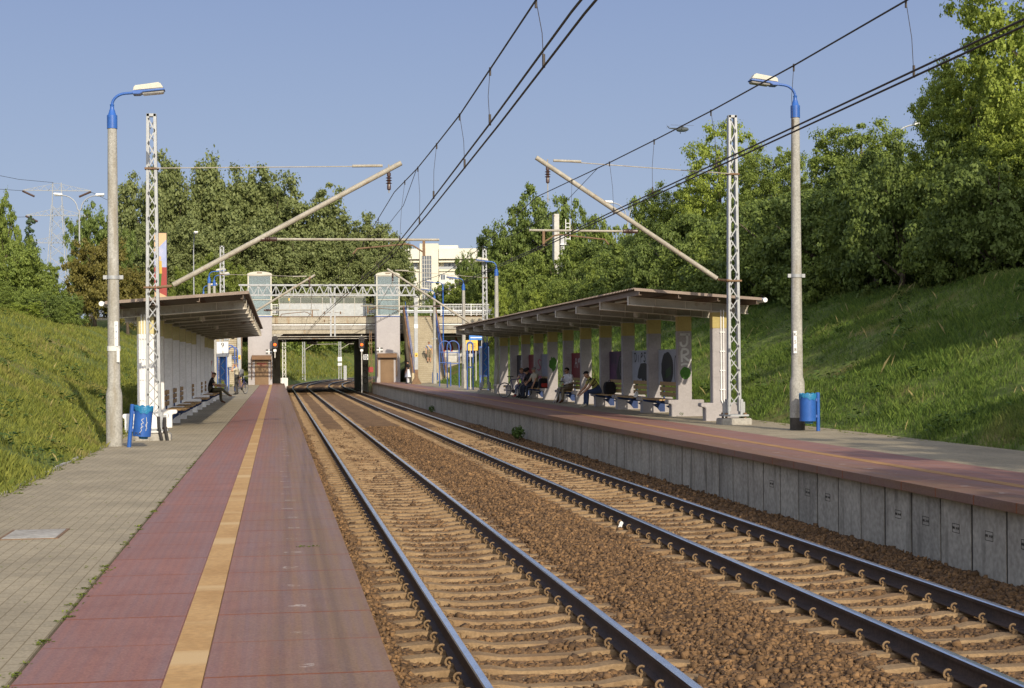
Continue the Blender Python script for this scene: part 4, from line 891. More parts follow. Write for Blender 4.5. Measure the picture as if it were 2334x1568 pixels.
# ------------------------------------------------------------------ litter bins
def bin_(label, loc, rz, tilt=0., side=-1, mark=False, liner=True):
    t = thing('litter_bin', label, 'litter bin', loc, rz, 'blue litter bins'); t.rotation_euler = (tilt * .3, tilt, rz)
    MB().lathe([(.042, -.1), (.042, .84), (.03, .85)], (side * .235, 0, 0), 12).obj('post', 'blue', t)
    MB().lathe([(.172, .22), (.178, .225), (.178, .80), (.165, .80), (.165, .3)], n=24).obj('body', 'blue', t)
    MB().box(*sorted((side * .17, side * .215)), -.03, .03, .3, .36).box(*sorted((side * .17, side * .215)), -.03, .03, .66, .72).obj('clip', 'bluef', t)
    if liner:
        b = MB(); n = 36; rows = []
        for k, (rr, zz) in enumerate(((.162, .70), (.165, .825), (.186, .83), (.190, .79), (.188, .72))):
            rows.append([((rr + .006 * math.sin(i * 2.3 + k)) * math.cos(6.283 * i / n), (rr + .006 * math.sin(i * 2.3 + k)) * math.sin(6.283 * i / n), zz + .018 * math.sin(i * 1.7 + k) * (k > 0) - (.03 * math.sin(i * .5) if k == 4 else 0)) for i in range(n)])
        b.v = [p for rw in rows for p in rw]
        for k in range(4):
            for i in range(n): b.f.append((k * n + i, k * n + (i + 1) % n, (k + 1) * n + (i + 1) % n, (k + 1) * n + i)); b.m.append(0)
        b.obj('bag', 'bag', t)
        MB().lathe([(.02, .16), (.09, .17), (.10, .225), (.02, .226)], (.03, .02, 0), 10).obj('bag_bottom', 'bag', t)
    if mark:
        lettering('PLK', .075, 'ink', (-.05, -.181, .28), t)
        strokes([[(-.02 + .03 * k, .3 + .1 * k), (.02, .36 + .09 * k), (-.01, .4 + .08 * k), (.04, .43 + .08 * k)] for k in range(3)] + [[(.1, .35), (.11, .5), (.09, .62)], [(.12, .4), (.08, .46), (.12, .52)]], .009, Matrix.Translation((0, -.18, 0)), ).obj('scratches', 'spray', t)
    return t
bin_('tilted blue litter bin with scratched writing beside the left lamp post', (-2.73, 31.0, 0), R(-4), R(5), -1, True)
bin_('upright blue litter bin beside the right lamp post', (11.55, 31.5, PR), 0, 0, 1)
bin_('blue litter bin by the foot of the right stairs', (12.3, 116.7, PR), 0, 0, -1, liner=False)
# litter
b = MB(); n = 9
for k in range(n): b.v.append((.05 * math.cos(k * .7) * (1 + .4 * math.sin(k * 3)), .03 * math.sin(k * .7), .05 + .06 * math.sin(k * .7 + .5)))
b.v += [(0, 0, .12), (0, .03, 0)]
for k in range(n): b.f += [(k, (k + 1) % n, n), ((k + 1) % n, k, n + 1)]; b.m += [0, 0]
o = b.obj('crumpled_paper', 'paper', None, loc=(5.27, 22.7, -.92)); o.scale = (.8, .8, .8); tag(o, 'crumpled white paper caught on a clip of the right track', 'litter')
o = copy_tree(o); o.location = (11.0, YR[2] + .55, PR + .465); o.scale = (1.6, 1.6, 1.5); o.name = 'plastic_bag'; tag(o, 'small white plastic bag on the second bench seat under the right shelter', 'bag')
# ------------------------------------------------------------------ road overpass
ov = thing('overpass', 'stained concrete road overpass crossing the tracks behind the two lift towers', 'overpass', (0, 127, 0))
XA, XB = -15.5, 22.
for k, (ya, yb) in enumerate(((.35, 13.), (13.8, 28.))):
    d = MB(); d.box(XA, XB, ya, yb, 4.62, 5.5)
    for y in np.arange(ya + .3, yb - .5, 1.6): d.box(XA, XB, y, y + .55, 3.95, 4.615)
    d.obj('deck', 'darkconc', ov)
x = XA; k = 0
while x < XB:
    x1 = min(x + 2.2, XB); MB().box(x + .008, x1 - .008, 0., .345, 5.08, 5.64).obj('fascia_panel', 'rustconc', ov, bevel=.015); x = x1
MB().box(XA, XB, -.06, .40, 5.645, 5.70).obj('coping', 'rust', ov)
MB().box(XA, XB, .06, .34, 4.93, 5.03).obj('ledge', 'whitep', ov); MB().box(XA, XB, .12, .34, 4.56, 4.92).obj('edge_girder', 'concrete', ov, bevel=.02)
MB().box(XA, XB, .20, .34, 4.22, 4.55).obj('lower_girder', 'rustconc', ov, bevel=.02)
MB().prism([(-.55, 3.75), (-.2, 3.78), (.5, 4.17), (.5, 4.215), (-.55, 4.215)], 'y', .05, .9).obj('corbel', 'concrete', ov)
MB().tube([(-.5, -.1, 3.98), (8.2, -.1, 3.98)], .04, 8).tube([(-.5, -.1, 3.80), (8.2, -.1, 3.80)], .03, 8).obj('cable_pipe', 'tube', ov)
MB().box(-.55, .32, 12., 26., -1.3, 3.94).obj('pier', 'wallc', ov, bevel=.03)
MB().box(7.72, 8.35, 11.5, 25., -1.3, 3.94).obj('pier', 'wallc', ov, bevel=.03)
pr = [c for c in ov.children if c.name.startswith('pier')][1]
g = graffiti('ARK', 7.76, 1.35, .16, .32, .035, Matrix.Translation((0, 11.497, 0))); strokes([ell(8.0, .7, .2, .35, 14), ell(8.05, .1, .18, .3, 12)], .04, Matrix.Translation((0, 11.497, 0)), g); g.obj('graffiti', 'ink', pr)
for xa, xb in ((-15.5, -6.2), (14.2, 22.)): MB().box(xa, xb, 3.0, 25., -1.3, 4.6).obj('abutment', 'concrete', ov, bevel=.03)
ab = [c for c in ov.children if c.name.startswith('abutment')][1]
MB().box(14.25, 18.5, 2.985, 2.997, 2.2, 4.3).obj('graffiti', 'spray', ab); g = strokes([[(14.4, 2.5), (14.9, 4.0), (15.3, 2.6), (14.6, 3.1)], [(15.5, 3.9), (15.8, 2.6), (16.2, 3.8)], ell(17, 3.2, .5, .6, 12), [(17.6, 2.6), (18.3, 3.9)]], .14, Matrix.Translation((0, 2.984, 0))); g.obj('graffiti', 'sprayr', ab)
structure(MB().box(-230, 230, 127.4, 154.9, 5.3, 5.56).obj('road', 'asphalt', None, smooth=False))
# guard rails and railings on the overpass
def guard(label, x0, x1, y):
    t = thing('guardrail', label, 'guardrail', (0, y, 5.56)); b = MB()
    b.prism([(-.02, .45), (-.05, .5), (-.02, .56), (-.05, .62), (-.02, .72), (0, .72), (0, .45)], 'x', x0, x1); b.obj('rail_beam', 'galv', t)
    MB().tube([(x0, -.03, .98), (x1, -.03, .98)], .04, 8).obj('top_rail', 'galv', t)
    for x in np.arange(x0 + .5, x1, 2.): MB().box(x - .05, x + .05, .01, .09, 0, 1.0).obj('post', 'galv', t)
guard('long grey guardrail along the near edge of the overpass road', -17.3, 22., 128.9)
def railing(label, x0, x1, y, z=5.70, col='signw'):
    t = thing('railing', label, 'railing', (0, y, z)); b = MB(); b.box(x0, x1, -.02, .02, .98, 1.03).box(x0, x1, -.02, .02, .12, .16).obj('rails', col, t)
    b = MB()
    for x in np.arange(x0 + .06, x1, .13): b.box(x - .011, x + .011, -.011, .011, .16, .98)
    b.obj('bars', col, t)
    for x in np.arange(x0, x1 + .1, 2.6): MB().box(x - .025, x + .025, -.025, .025, 0, 1.06).obj('post', col, t)
railing('pale bar railing on the overpass right of the right stairs', 13.9, 21.9, 127.25)
railing('pale bar railing on the overpass left of the left lift tower', -15.3, -4.9, 127.25)
railing('short pale railing on the overpass between the left lift tower and the bus shelter', -.4, .1, 127.25)
railing('short pale railing on the overpass between the bus shelter and the right lift tower', 7.55, 8.15, 127.25)
# bus shelter
bs = thing('bus_shelter', 'back of a grey metal bus shelter with a row of windows on the overpass', 'bus shelter', (0, 127.9, 5.70))
for k in range(8): MB().box(.2 + .91 * k, 1.1 + .91 * k, -.03, .03, 0, 1.1).obj('wall_panel', mat('sheet metal', (.43, .45, .46), (.34, .36, .37), 5, .4, fine=.2, metal=.3) if k == 0 else bpy.data.materials['sheet metal'], bs, bevel=.006)
for k in range(8): MB().box(.23 + .91 * k, 1.07 + .91 * k, -.006, .006, 1.12, 1.62 if k < 7 else 1.85).obj('window_pane', 'pane', bs)
b = MB()
for k in range(9): b.box(.18 + .91 * k, .225 + .91 * k, -.04, .04, -.02, 1.95 if k % 3 == 0 else 1.68)
b.box(.13, 7.55, -.05, .05, 1.10, 1.13).box(.13, 7.55, -.04, .04, 1.64, 1.68).box(.13, 7.55, -.04, .04, 1.92, 1.96); b.obj('frame', 'steel', bs)
MB().box(1.0, 1.12, -.02, -.008, 1.35, 1.55).obj('notice', 'signy', bs)
# lift towers
def lift(label, xc, z, open_side, shade):
    t = thing('lift_tower', label, 'lift tower', (xc, 125., z)); hw = .97
    MB().box(-hw, hw, -1.1, 1.1, -.2, 5.62 - z).obj('shaft', 'tower', t, bevel=.01)
    dx = .12 * open_side
    MB().box(dx - .55, dx + .55, -1.14, -1.098, .0, 2.0).obj('door', 'brownd', t)
    MB().prism([(-1.1, 2.42), (-1.5, 2.30), (-1.5, 2.06), (-1.1, 2.06)], 'x', dx - .80, dx + .80, Matrix(((1, 0, 0, 0), (0, 1, 0, 0), (0, 0, 1, 0), (0, 0, 0, 1)))).obj('canopy', 'brown', t)
    for s in (-1, 1):
        MB().box(dx + s * .78 - .025, dx + s * .78 + .025, -1.35, -1.10, .5, 2.06).obj('canopy_bracket', 'brown', t)
    px = .72 * open_side
    pl_ = MB().box(px - .26, px + .26, -1.115, -1.101, 2.5, 2.9).obj('cross_sign', mat('sign grey', (.13, .12, .11), (.1, .1, .1), 3, .5, fine=.05) if 'sign grey' not in bpy.data.materials else bpy.data.materials['sign grey'], t)
    MB().box(px - .045, px + .045, -1.122, -1.1155, 2.5, 2.9).box(px - .26, px - .047, -1.122, -1.1155, 2.66, 2.75).box(px + .047, px + .26, -1.122, -1.1155, 2.66, 2.75).obj('cross', 'signw', pl_)
    z0, z1 = 5.62 - z, 9.0 - z
    fr = MB()
    for sx in (-1, 1):
        for sy in (-1, 1): fr.box(sx * (hw - .1), sx * hw, sy * 1.0, sy * 1.1, z0, z1) if sx > 0 else fr.box(-hw, -hw + .1, sy * 1.0, sy * 1.1, z0, z1)
    for zz in (z0 + .0, z0 + 1.32, z0 + 2.45, z1 - .1):
        for sy in (-1.09, 1.03): fr.box(-hw + .1, hw - .1, sy, sy + .06, zz, zz + (.09 if zz in (z0, z1 - .1) else .05))
        for sx in (-hw + .01, hw - .07): fr.box(sx, sx + .06, -1., 1., zz, zz + .07)
    fr.obj('frame', 'cream', t)
    for sy in (-1.05, 1.05): MB().box(-hw + .1, hw - .1, sy - .008, sy + .008, z0, z1 - .1).obj('glass_pane', 'glass', t)
    for sx in (-hw + .04, hw - .04): MB().box(sx - .008, sx + .008, -1., 1., z0, z1 - .1).obj('glass_pane', 'glass', t)
    MB().box(-hw - .03, hw + .03, -1.16, 1.16, z0 - .06, z0).obj('sill', 'bluef', t)
    arc = [(-hw - .04, z1 - .02)] + [(-(hw + .04) * math.cos(math.pi * k / 12), z1 + .03 + .24 * math.sin(math.pi * k / 12)) for k in range(13)] + [(hw + .04, z1 - .02)]
    MB().prism(arc, 'y', -1.14, 1.14).obj('roof', 'cream', t); MB().box(-.2, .2, -1.165, -1.142, z1 + .12, z1 + .2).obj('roof_vent', 'brownd', t)
    m = MB(); m.box(-.7, .6, .1, .9, z0 + .05, z0 + 1.3).box(-.5, .5, .2, .8, z0 + 1.5, z0 + 1.9).box(-.45, .45, .25, .75, z0 + 2.1, z0 + 2.25).box(.55, .6, -.3, .9, z0 + .1, z1 - .3).box(-.6, -.55, -.3, .9, z0 + .1, z1 - .3)
    m.obj('lift_machinery', 'whitep', t, bevel=.02)
    return t
lt = lift('grey lift tower with glass top on the left platform, red scrawl on its door', -1.36, 0., 1, 0)
strokes([[(-.35 + .13 * k, 1.62), (-.30 + .13 * k, 1.86), (-.25 + .13 * k, 1.62), (-.24 + .13 * k, 1.75)] for k in range(6)] + [[(-.15, 1.5), (.0, 1.58), (.2, 1.52), (.3, 1.45)]], .022, Matrix.Translation((.1, -1.141, 0))).obj('graffiti', 'sprayr', lt)
lift('grey lift tower with glass top at the end of the right platform, beside the stairs', 9.13, PR, -1, 0)

# ------------------------------------------------------------------ stairs
def stairs(label, xa, xb, y0, z0, ya, za):
    t = thing('staircase', label, 'stairs', (0, y0, 0)); n = 34; L = ya - y0; s = MB(); poly = [(0, z0 - .3)]
    ys_, z = 0., z0
    for k in range(n):
        rise = (za - z0) / n; run = L / n; ex = 0
        poly += [(ys_ + .02, z), (ys_ + .02, z + rise - .05), (ys_ - .02, z + rise - .05), (ys_ - .02, z + rise)]; ys_ += run; z += rise; poly.append((ys_ + .02, z))
    poly += [(ys_ + .02, z), (ys_ + .02, z0 - .3)]
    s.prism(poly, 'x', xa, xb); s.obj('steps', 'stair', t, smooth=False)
    for sx, xx in ((-1, xa - .14), (1, xb + .02)):
        w_ = MB(); w_.prism([(-.35, z0 - .1), (-.35, z0 + .75), (.0, z0 + .80), (L * .97, za + .75), (L, za + .75), (L, za - .9), (1.8, z0 - .1)], 'x', xx, xx + .12); w_.obj('side_wall', 'stairwall', t, bevel=.01)
        for k in range(5):
            f0, f1 = k / 5., (k + .96) / 5.; pz = lambda f: z0 + .80 + (za - z0 - .05) * f
            c = MB(); c.prism([(L * f0, pz(f0)), (L * f1, pz(f1)), (L * f1, pz(f1) + .24), (L * f0, pz(f0) + .38)], 'x', xx - .015, xx + .135); c.obj('cladding_panel', 'brown', t)
        h = MB(); xr = xx + (.19 if sx < 0 else -.07); h.tube([(xr, -.1, z0 + .55), (xr, .15, z0 + .92), (xr, L, za + .9)], .03, 8); h.tube([(xr + .03, .0, z0 + 1.42), (xr + .03, L, za + 1.28)], .025, 8); h.obj('handrail', 'blue', t)
        MB().box(xx - .06, xx + .22, -.62, -.36, z0 - .1, z0 + .80).obj('newel', 'stairwall', t, bevel=.015)
    return t
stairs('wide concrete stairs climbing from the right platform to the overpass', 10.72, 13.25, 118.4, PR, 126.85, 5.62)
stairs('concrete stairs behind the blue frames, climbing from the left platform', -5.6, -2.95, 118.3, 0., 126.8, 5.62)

# ------------------------------------------------------------------ signal gantry
ga = thing('gantry', 'light grey lattice girder spanning both tracks in front of the overpass', 'gantry', (0, 112, 0))
for zz in (6.78, 7.53):
    for yy in (-.3, .3): MB().box(-2.75, 10.35, yy - .05, yy + .05, zz - .05, zz + .05).obj('chord', 'galv', ga)
for yy in (-.3, .3):
    d = MB(); n = 40; xs2 = np.linspace(-2.6, 10.2, n + 1)
    for k in range(n): d.bar((xs2[k], yy, 6.83 if k % 2 else 7.48), (xs2[k + 1], yy, 7.48 if k % 2 else 6.83), .045, .03, up=(0, 1, 0))
    for k in range(0, n + 1, 4): d.bar((xs2[k], yy, 6.83), (xs2[k], yy, 7.48), .05, .03, up=(0, 1, 0))
    d.obj('diagonal', 'galv', ga)
for x in (3.98, 4.28): MB().box(x - .055, x + .055, -.08, .08, 3.7, 7.62).obj('hanging_post', 'galv', ga)
def gpost(x, z):
    b = MB(); b.box(x - .13, x + .13, -.14, .14, z + 1.1, 6.72); p = b.obj('post', 'galv', ga); MB().box(x - .13, x + .13, -.14, .14, z + .3, z + 1.1).prism([(x - .36, z), (x + .36, z), (x + .36, z + .08), (x + .14, z + .45), (x - .14, z + .45), (x - .36, z + .08)], 'y', -.2, .2).obj('post_foot', 'rust', ga)
    MB().box(x - .14, x + .14, -.15, .15, z + 4.2, z + 4.5).obj('white_band', 'signw', p)
    MB().box(x - .11, x + .11, -.152, -.145, z + 2.05, z + 2.35).obj('warning_sign', 'signy', p); MB().add([(x - .07, -.156, z + 2.1), (x + .07, -.156, z + 2.1), (x, -.156, z + 2.26)], [(0, 1, 2)]).obj('warning_triangle', 'ink', p)
    MB().box(x - .22, x + .16, -.2, .2, 6.62, 6.72).obj('saddle', 'galv', p)
gpost(10.33, PR); gpost(-2.75, 0.)
for k, (x, z) in enumerate(((3.3, 4.9), (3.3, 5.5), (4.9, 5.5))):
    MB().tube([(3.98 if x < 4 else 4.28, -.1, z), (x, -.1, z - .05)], .015, 6).lathe([(.03, -.1), (.05, -.05), (.03, 0), (.05, .05), (.03, .1)], (x + (.2 if x < 4 else -.2), -.1, z - .03), 8).obj('wire_bracket', 'rust', ga)
# signals
def signal(label, x, y, z, sign):
    t = thing('signal', label, 'railway signal', (x, y, 0)); MB().box(-.04, .04, -.02, .06, -1.1 if sign else 2.2, 4.1).obj('post', 'steel', t)
    b = MB(); b.prism([(-.21, z - .48), (.21, z - .48), (.24, z - .35), (.24, z + .42), (.12, z + .52), (-.12, z + .52), (-.24, z + .42), (-.24, z - .35)], 'y', -.16, -.03); h = b.obj('signal_head', 'black', t, bevel=.01)
    Mx = Matrix.Translation((0, -.165, z - .18)) @ Matrix.Rotation(R(90), 4, 'X')
    MB().lathe([(.12, 0), (.10, .02), (.02, .03)], n=16, M=Mx).obj('lamp', 'orange', h)
    MB().lathe([(.03, .005), (.10, .004)], (0, 0, 0), 14, Matrix.Translation((0, -.16, z + .18)) @ Matrix.Rotation(R(90), 4, 'X')).obj('lamp', 'lens', h)
    for zz in (z - .18, z + .18): MB().prism([(-.13, zz), (.13, zz), (.12, zz + .12), (0, zz + .15), (-.12, zz + .12)], 'y', -.33, -.165).obj('hood', 'black', h) if zz > z else None
    MB().box(-.12, .12, -.06, -.05, z - .75, z - .56).obj('number_plate', 'signw', t)
    if sign:
        s = MB().box(.14, .54, -.1, -.08, 2.0, 2.45).obj('speed_sign', 'signw', t); ring = MB()
        strokes([ell(.34, 2.22, .14, .15, 20) + [(.48, 2.22)]], .045, Matrix.Translation((0, -.1, 0)), ring); ring.add([(.34 + .05 * math.cos(k), -.104, 2.22 + .05 * math.sin(k)) for k in np.arange(0, 6.2, .5)], [tuple(range(13))]); ring.obj('ring', 'ink', s)
        MB().bar((0, 0, 2.22), (.3, -.05, 2.22), .03).obj('sign_arm', 'steel', t)
    return t
signal('black railway signal with orange light left of the right lift tower', 7.05, 126.2, 3.45, True)
signal('black railway signal with orange light right of the left lift tower', -.16, 123.2, 3.45, False)
sm = thing('lattice_post', 'thin dark lattice post left of the right lift tower', 'post', (7.7, 124.5, PR - .9))
for s in (-1, 1): MB().bar((s * .12, 0, 0), (s * .08, 0, 5.2), .04).obj('post_leg', 'rust', sm)
b = MB(); lattice(b, 0, 0, .1, 5.1, 14, .11, .075, .03); b.obj('lattice', 'rust', sm); MB().box(-.2, .2, -.12, -.04, 1.75, 2.2).obj('box', 'redp', sm)
tag(MB().box(-.75, .95, -.2, .2, -.5, .62).obj('concrete_block', 'whitep', None, bevel=.03, loc=(.3, 178., -.55)), 'white concrete block beside the left track beyond the platform end', 'concrete block')

# ------------------------------------------------------------------ blue information frames on the platforms
def arch(b, x0, x1, y, H, r=.038):
    rr = (x1 - x0) / 2; xc = (x0 + x1) / 2
    b.tube([(x0, y, 0)] + [(xc - rr * math.cos(R(a)), y, H - rr + rr * math.sin(R(a))) for a in range(0, 181, 15)] + [(x1, y, 0)], r, 10)
def frame_stand(label, X, Y, z, arches, panel, group):
    t = thing('information_frame', label, 'information frame', (X, Y, z), 0, group)
    for x0, x1, y, H in arches:
        b = MB(); arch(b, x0, x1, y, H); b.tube([(x0, y, H - .75), (x1, y, H - .75)], .025, 8).tube([(x0, y, H - 1.45), (x1, y, H - 1.45)], .025, 8); b.obj('arch', 'bluef', t)
    if panel: MB().box(*panel).obj('board', 'steel', t, bevel=.02)
    return t
gi = 'blue tube information frames'
frame_stand('blue arched tube frames in front of the right stairs', 10.8, 95., PR, [(.0, .75, 5., 3.05), (-.05, .72, 0, 2.98)], (.05, .68, .3, .5, 1.62, 2.3), gi)
frame_stand('narrow blue arched frames under the yellow board on the right platform', 10.9, 86., PR, [(0, .34, 0, 2.78), (.12, .44, .8, 2.74)], (.08, .3, -.2, -.1, 1.9, 2.1), gi)
frame_stand('blue arched tube frames at the far end of the left shelter', -3.7, 96., 0, [(.0, .55, 0, 2.75), (.42, 1.05, .6, 2.9), (.62, 1.2, 1.5, 2.8)], (.6, .85, .4, .5, 1.5, 2.3), gi)
dc = thing('display_case', 'blue framed notice case on legs beside the blue lattice mast base', 'notice case', (11.35, 84., PR))
MB().box(0, .55, 0, .12, .78, 2.5).obj('cabinet', 'bluef', dc, bevel=.02)
for k in range(2): MB().box(.03 + .26 * k, .27 + .26 * k, -.012, -.002, .85, 2.42).obj('glass_door', 'winglass', dc)
for x in (.05, .5): MB().box(x - .04, x + .04, .03, .09, 0, .78).obj('leg', 'bluef', dc)
yb_ = thing('timetable_board', 'yellow timetable board on posts on the bank beyond the right shelter', 'board', (12.98, 100., PR))
MB().box(-.42, .42, -.02, .02, 2.4, 3.1).obj('board', 'signy', yb_, bevel=.01); MB().box(-.36, -.25, -.026, -.021, 2.5, 2.8).obj('logo_patch', 'signw', yb_)
for x in (-.3, .3): MB().box(x - .03, x + .03, .03, .08, -.5, 2.9).obj('post', 'steel', yb_)
q = MB()
for k in range(4): q.box(-.15, .33 - .05 * (k % 2), -.026, -.021, 2.56 + .1 * k, 2.59 + .1 * k)
q.obj('print', 'brown', yb_)
ss = thing('station_sign', 'blue station sign with a pale stripe behind the blue lattice mast', 'sign', (11.7, 88., PR))
MB().box(-.42, .42, -.02, .02, 2.92, 3.2).obj('panel', 'bluep', ss); MB().box(-.34, .34, -.027, -.021, 3.04, 3.10).obj('stripe', 'signw', ss)
for x in (-.35, .35): MB().box(x - .03, x + .03, .025, .08, 0, 3.1).obj('post', 'steel', ss)

# ------------------------------------------------------------------ street furniture above the cutting
def street_lamp(label, loc, H, arms, group='street lamps above the cutting', rz=0., thick=.09):
    t = thing('street_lamp', label, 'street lamp', loc, rz, group); MB().tube([(0, 0, -1), (0, 0, H * .4), (0, 0, H - 1.3)], [thick, thick * .8, thick * .6], 10).obj('pole', 'galv', t)
    for s in arms:
        MB().tube([(0, 0, H - 1.4)] + [(s * (.15 + 1.25 * (1 - math.cos(R(a)))), 0, H - 1.2 + 1.1 * math.sin(R(a))) for a in range(0, 91, 15)], .045, 8).obj('arm', 'galv', t)
        h = MB().prism([(s * 1.3, H - .12), (s * 2.0, H - .05), (s * 2.0, H + .08), (s * 1.35, H + .06)], 'y', -.16, .16).obj('lamp_head', 'signw', t, bevel=.02)
        MB().box(*sorted((s * 1.4, s * 1.95)), -.13, .13, H - .16, H - .11).obj('lens', 'lens', h)
    return t
street_lamp('tall double armed street lamp on the overpass, left of the near left lamp post', (-15.9, 126.2, 5.5), 10.2, (-1, 1)); street_lamp('slim single street lamp among the poplars behind the left lattice mast', (-7.5, 140., 5.5), 8.2, (1,), thick=.07, rz=R(-80))
street_lamp('double armed street lamp rising above the trees right of the sloping arm', (29.8, 125., 5.), 10.4, (-1, 1)); street_lamp('street lamp with one curved arm half hidden by the tall trees on the right bank', (32.6, 76., 5.), 9.4, (1,))
bb = thing('billboard', 'tall narrow advertising billboard with a yellow figure behind the left lattice mast', 'billboard', (-8.95, 121., 5.0), R(3))
pn = MB().box(-.62, .42, -.12, .12, 1.2, 7.15).obj('panel', 'black', bb, bevel=.02); MB().box(-.2, .0, -.1, .1, -1.5, 1.2).obj('post', 'black', bb)
def ad(pts, m, y=-.124): MB().add([(x, y, z) for x, z in pts], [tuple(range(len(pts)))]).obj('poster', m, pn)
tan_ = mat('poster tan', (.55, .38, .22), (.5, .34, .2), 1, .6, fine=.03); blu_ = mat('poster sky', (.22, .28, .5), (.45, .45, .55), .5, .6, fine=.03)
ad([(-.57, 1.25), (.37, 1.25), (.37, 7.1), (-.57, 7.1)], tan_); ad([(-.57, 4.4), (.37, 4.4), (.37, 6.6), (-.57, 5.6)], blu_, -.128); ad([(-.57, 2.6), (.37, 2.1), (.37, 4.4), (-.57, 4.4)], 'redp', -.128)
ad([(-.25, 2.7), (-.1, 2.7), (.0, 4.0), (-.32, 4.0)], 'sprayg', -.132); ad([(-.35, 3.9), (.02, 3.9), (.0, 4.9), (-.28, 4.9)], mat('poster yellow', (.5, .34, .06), (.45, .3, .06), 1, .6, fine=.05), -.136); ad(ell(-.15, 5.1, .12, .18, 12), tan_, -.136)
lettering('SALE', .36, 'ink', (-.1, -.135, 1.62), pn)
ns = thing('sign_mast', 'white slab shaped sign mast with a ladder in front of the round tree', 'sign mast', tuple(site(1268, 700, 138).xy) + (5.,))
MB().box(-.24, .24, -.5, .5, 0, 10.35).obj('slab', 'steel', ns, bevel=.03); MB().box(.4, .75, -.3, .3, 0, 8.4).obj('slab', 'galv', ns, bevel=.03)
b = MB()
for x in (.9, 1.3): b.box(x, x + .05, -.1, .0, 7.6, 9.9)
for k in range(6): b.box(.9, 1.35, -.08, -.04, 7.7 + .36 * k, 7.75 + .36 * k)
b.box(.33, 1.4, -.5, .5, 7.5, 7.6); b.obj('ladder', 'signw', ns)
# far catenary masts beyond the overpass
gf = 'catenary masts beyond the overpass'
def far_mast(label, X, Y, z, H, dr):
    t = thing('catenary_mast', label, 'mast', (X, Y, z), 0, gf)
    for s in (-1, 1): MB().bar((s * .2, 0, 0), (s * .14, 0, H), .12).obj('mast_leg', 'galv', t)
    b = MB(); lattice(b, 0, 0, .2, H, 12, .18, .13, .05); b.obj('lattice', 'galv', t)
    b = MB(); b.tube([(0, 0, H - 2.2), (dr * 2.6, 0, H - .6)], .06, 6); b.tube([(dr * 1.6, 0, H - 1.3), (dr * 5.2, 0, H - 1.25)], .05, 6); b.tube([(dr * -1.6, 0, H - .35), (0, 0, H - .7)], .05, 6); b.obj('cantilever_tube', 'tube', t); return t
far_mast('left one of the two catenary masts seen through the overpass opening', 4.05, 231., -.9, 6.9, 1); m2 = far_mast('right one of the two masts seen through the overpass opening, with white signs', 10.0, 241.5, -.8, 7., 1)
MB().box(-.35, .3, -.2, -.15, 2.9, 3.6).box(-.35, .3, -.2, -.15, 2.2, 2.6).obj('plate', 'signw', m2); tag(MB().box(-.25, .25, -.2, .2, -1, 2.1).obj('relay_cabinet', 'galv', None, loc=(10.8, 241.2, -.7), bevel=.02), 'grey slim cabinet beside the far right catenary mast', 'cabinet')
lp = thing('lattice_post', 'pale lattice post just left of the overpass opening', 'post', (.6, 128.5, -1.)); b = MB(); lattice(b, 0, 0, .1, 4.7, 12, .13, .12, .05); b.obj('lattice', 'signw', lp)
for s in (-1, 1): MB().bar((s * .14, 0, 0), (s * .13, 0, 4.75), .05).obj('post_leg', 'signw', lp)
# pylon and its wires
py = thing('pylon', 'grey lattice power pylon far behind the trees on the left', 'pylon', (-75.2, 538, 4.)); H = 61.5
b = MB()
for sx in (-1, 1):
    for sy in (-1, 1): b.bar((sx * 5., sy * 5., 0), (sx * 1.7, sy * 1.7, H - 8), .24)
    b.bar((sx * 1.7, 0, H - 8), (sx * 1.4, 0, H), .3)
for k in range(12):
    za, zb = (H - 8) * k / 12, (H - 8) * (k + 1) / 12; wa, wb = 5 - 3.3 * k / 12, 5 - 3.3 * (k + 1) / 12
    for sy in (-1, 1): b.bar((-wa, sy * wa, za), (wb, sy * wb, zb), .13); b.bar((wa, sy * wa, za), (-wb, sy * wb, zb), .13)
b.obj('tower', 'pyl', py)
for z_, L_ in ((H - 2.8, 11.5), (H - 11.5, 10.5), (H - 21, 10.5)):
    b = MB()
    for s in (-1, 1):
        b.bar((0, 0, z_), (s * L_, 0, z_), .25); b.bar((0, 0, z_ + 2.6), (s * L_, 0, z_ + .1), .13)
        for k in range(4): b.bar((s * L_ * k / 4, 0, z_), (s * L_ * (k + .5) / 4, 0, z_ + 2.4 * (1 - (k + .5) / 4)), .14); b.bar((s * L_ * (k + 1) / 4, 0, z_), (s * L_ * (k + .5) / 4, 0, z_ + 2.4 * (1 - (k + .5) / 4)), .14)
    ca = b.obj('cross_arm', 'pyl', py)
    [MB().tube([(s * L_, -.5, z_ - .3), (s * (L_ - 4), -1, z_ - 2.2)], .4, 6).obj('insulator', 'insul', ca) for s in (-1, 1)]
pw = thing('power_lines', 'thin power lines running left from the pylon', 'power lines', (0, 0, 0))
for z_, L_ in ((H + 4, 1.5), (H + 1, 11), (H - 8, 10), (H - 17, 10)):
    MB().tube([(-75 - L_ + (-38 - 0) * f, 538 - 330 * f, z_ - 40 * f * (1 - f) + (0 if z_ < H else 3 * f)) for f in np.linspace(0, 1, 9)], .07, 5).obj('wire', 'wire', pw)
MB().tube([(-75 + 11 + 40 * f, 538 + 60 * f, H + 1 - 17 * f) for f in np.linspace(0, 1, 4)], .07, 5).obj('wire', 'wire', pw)

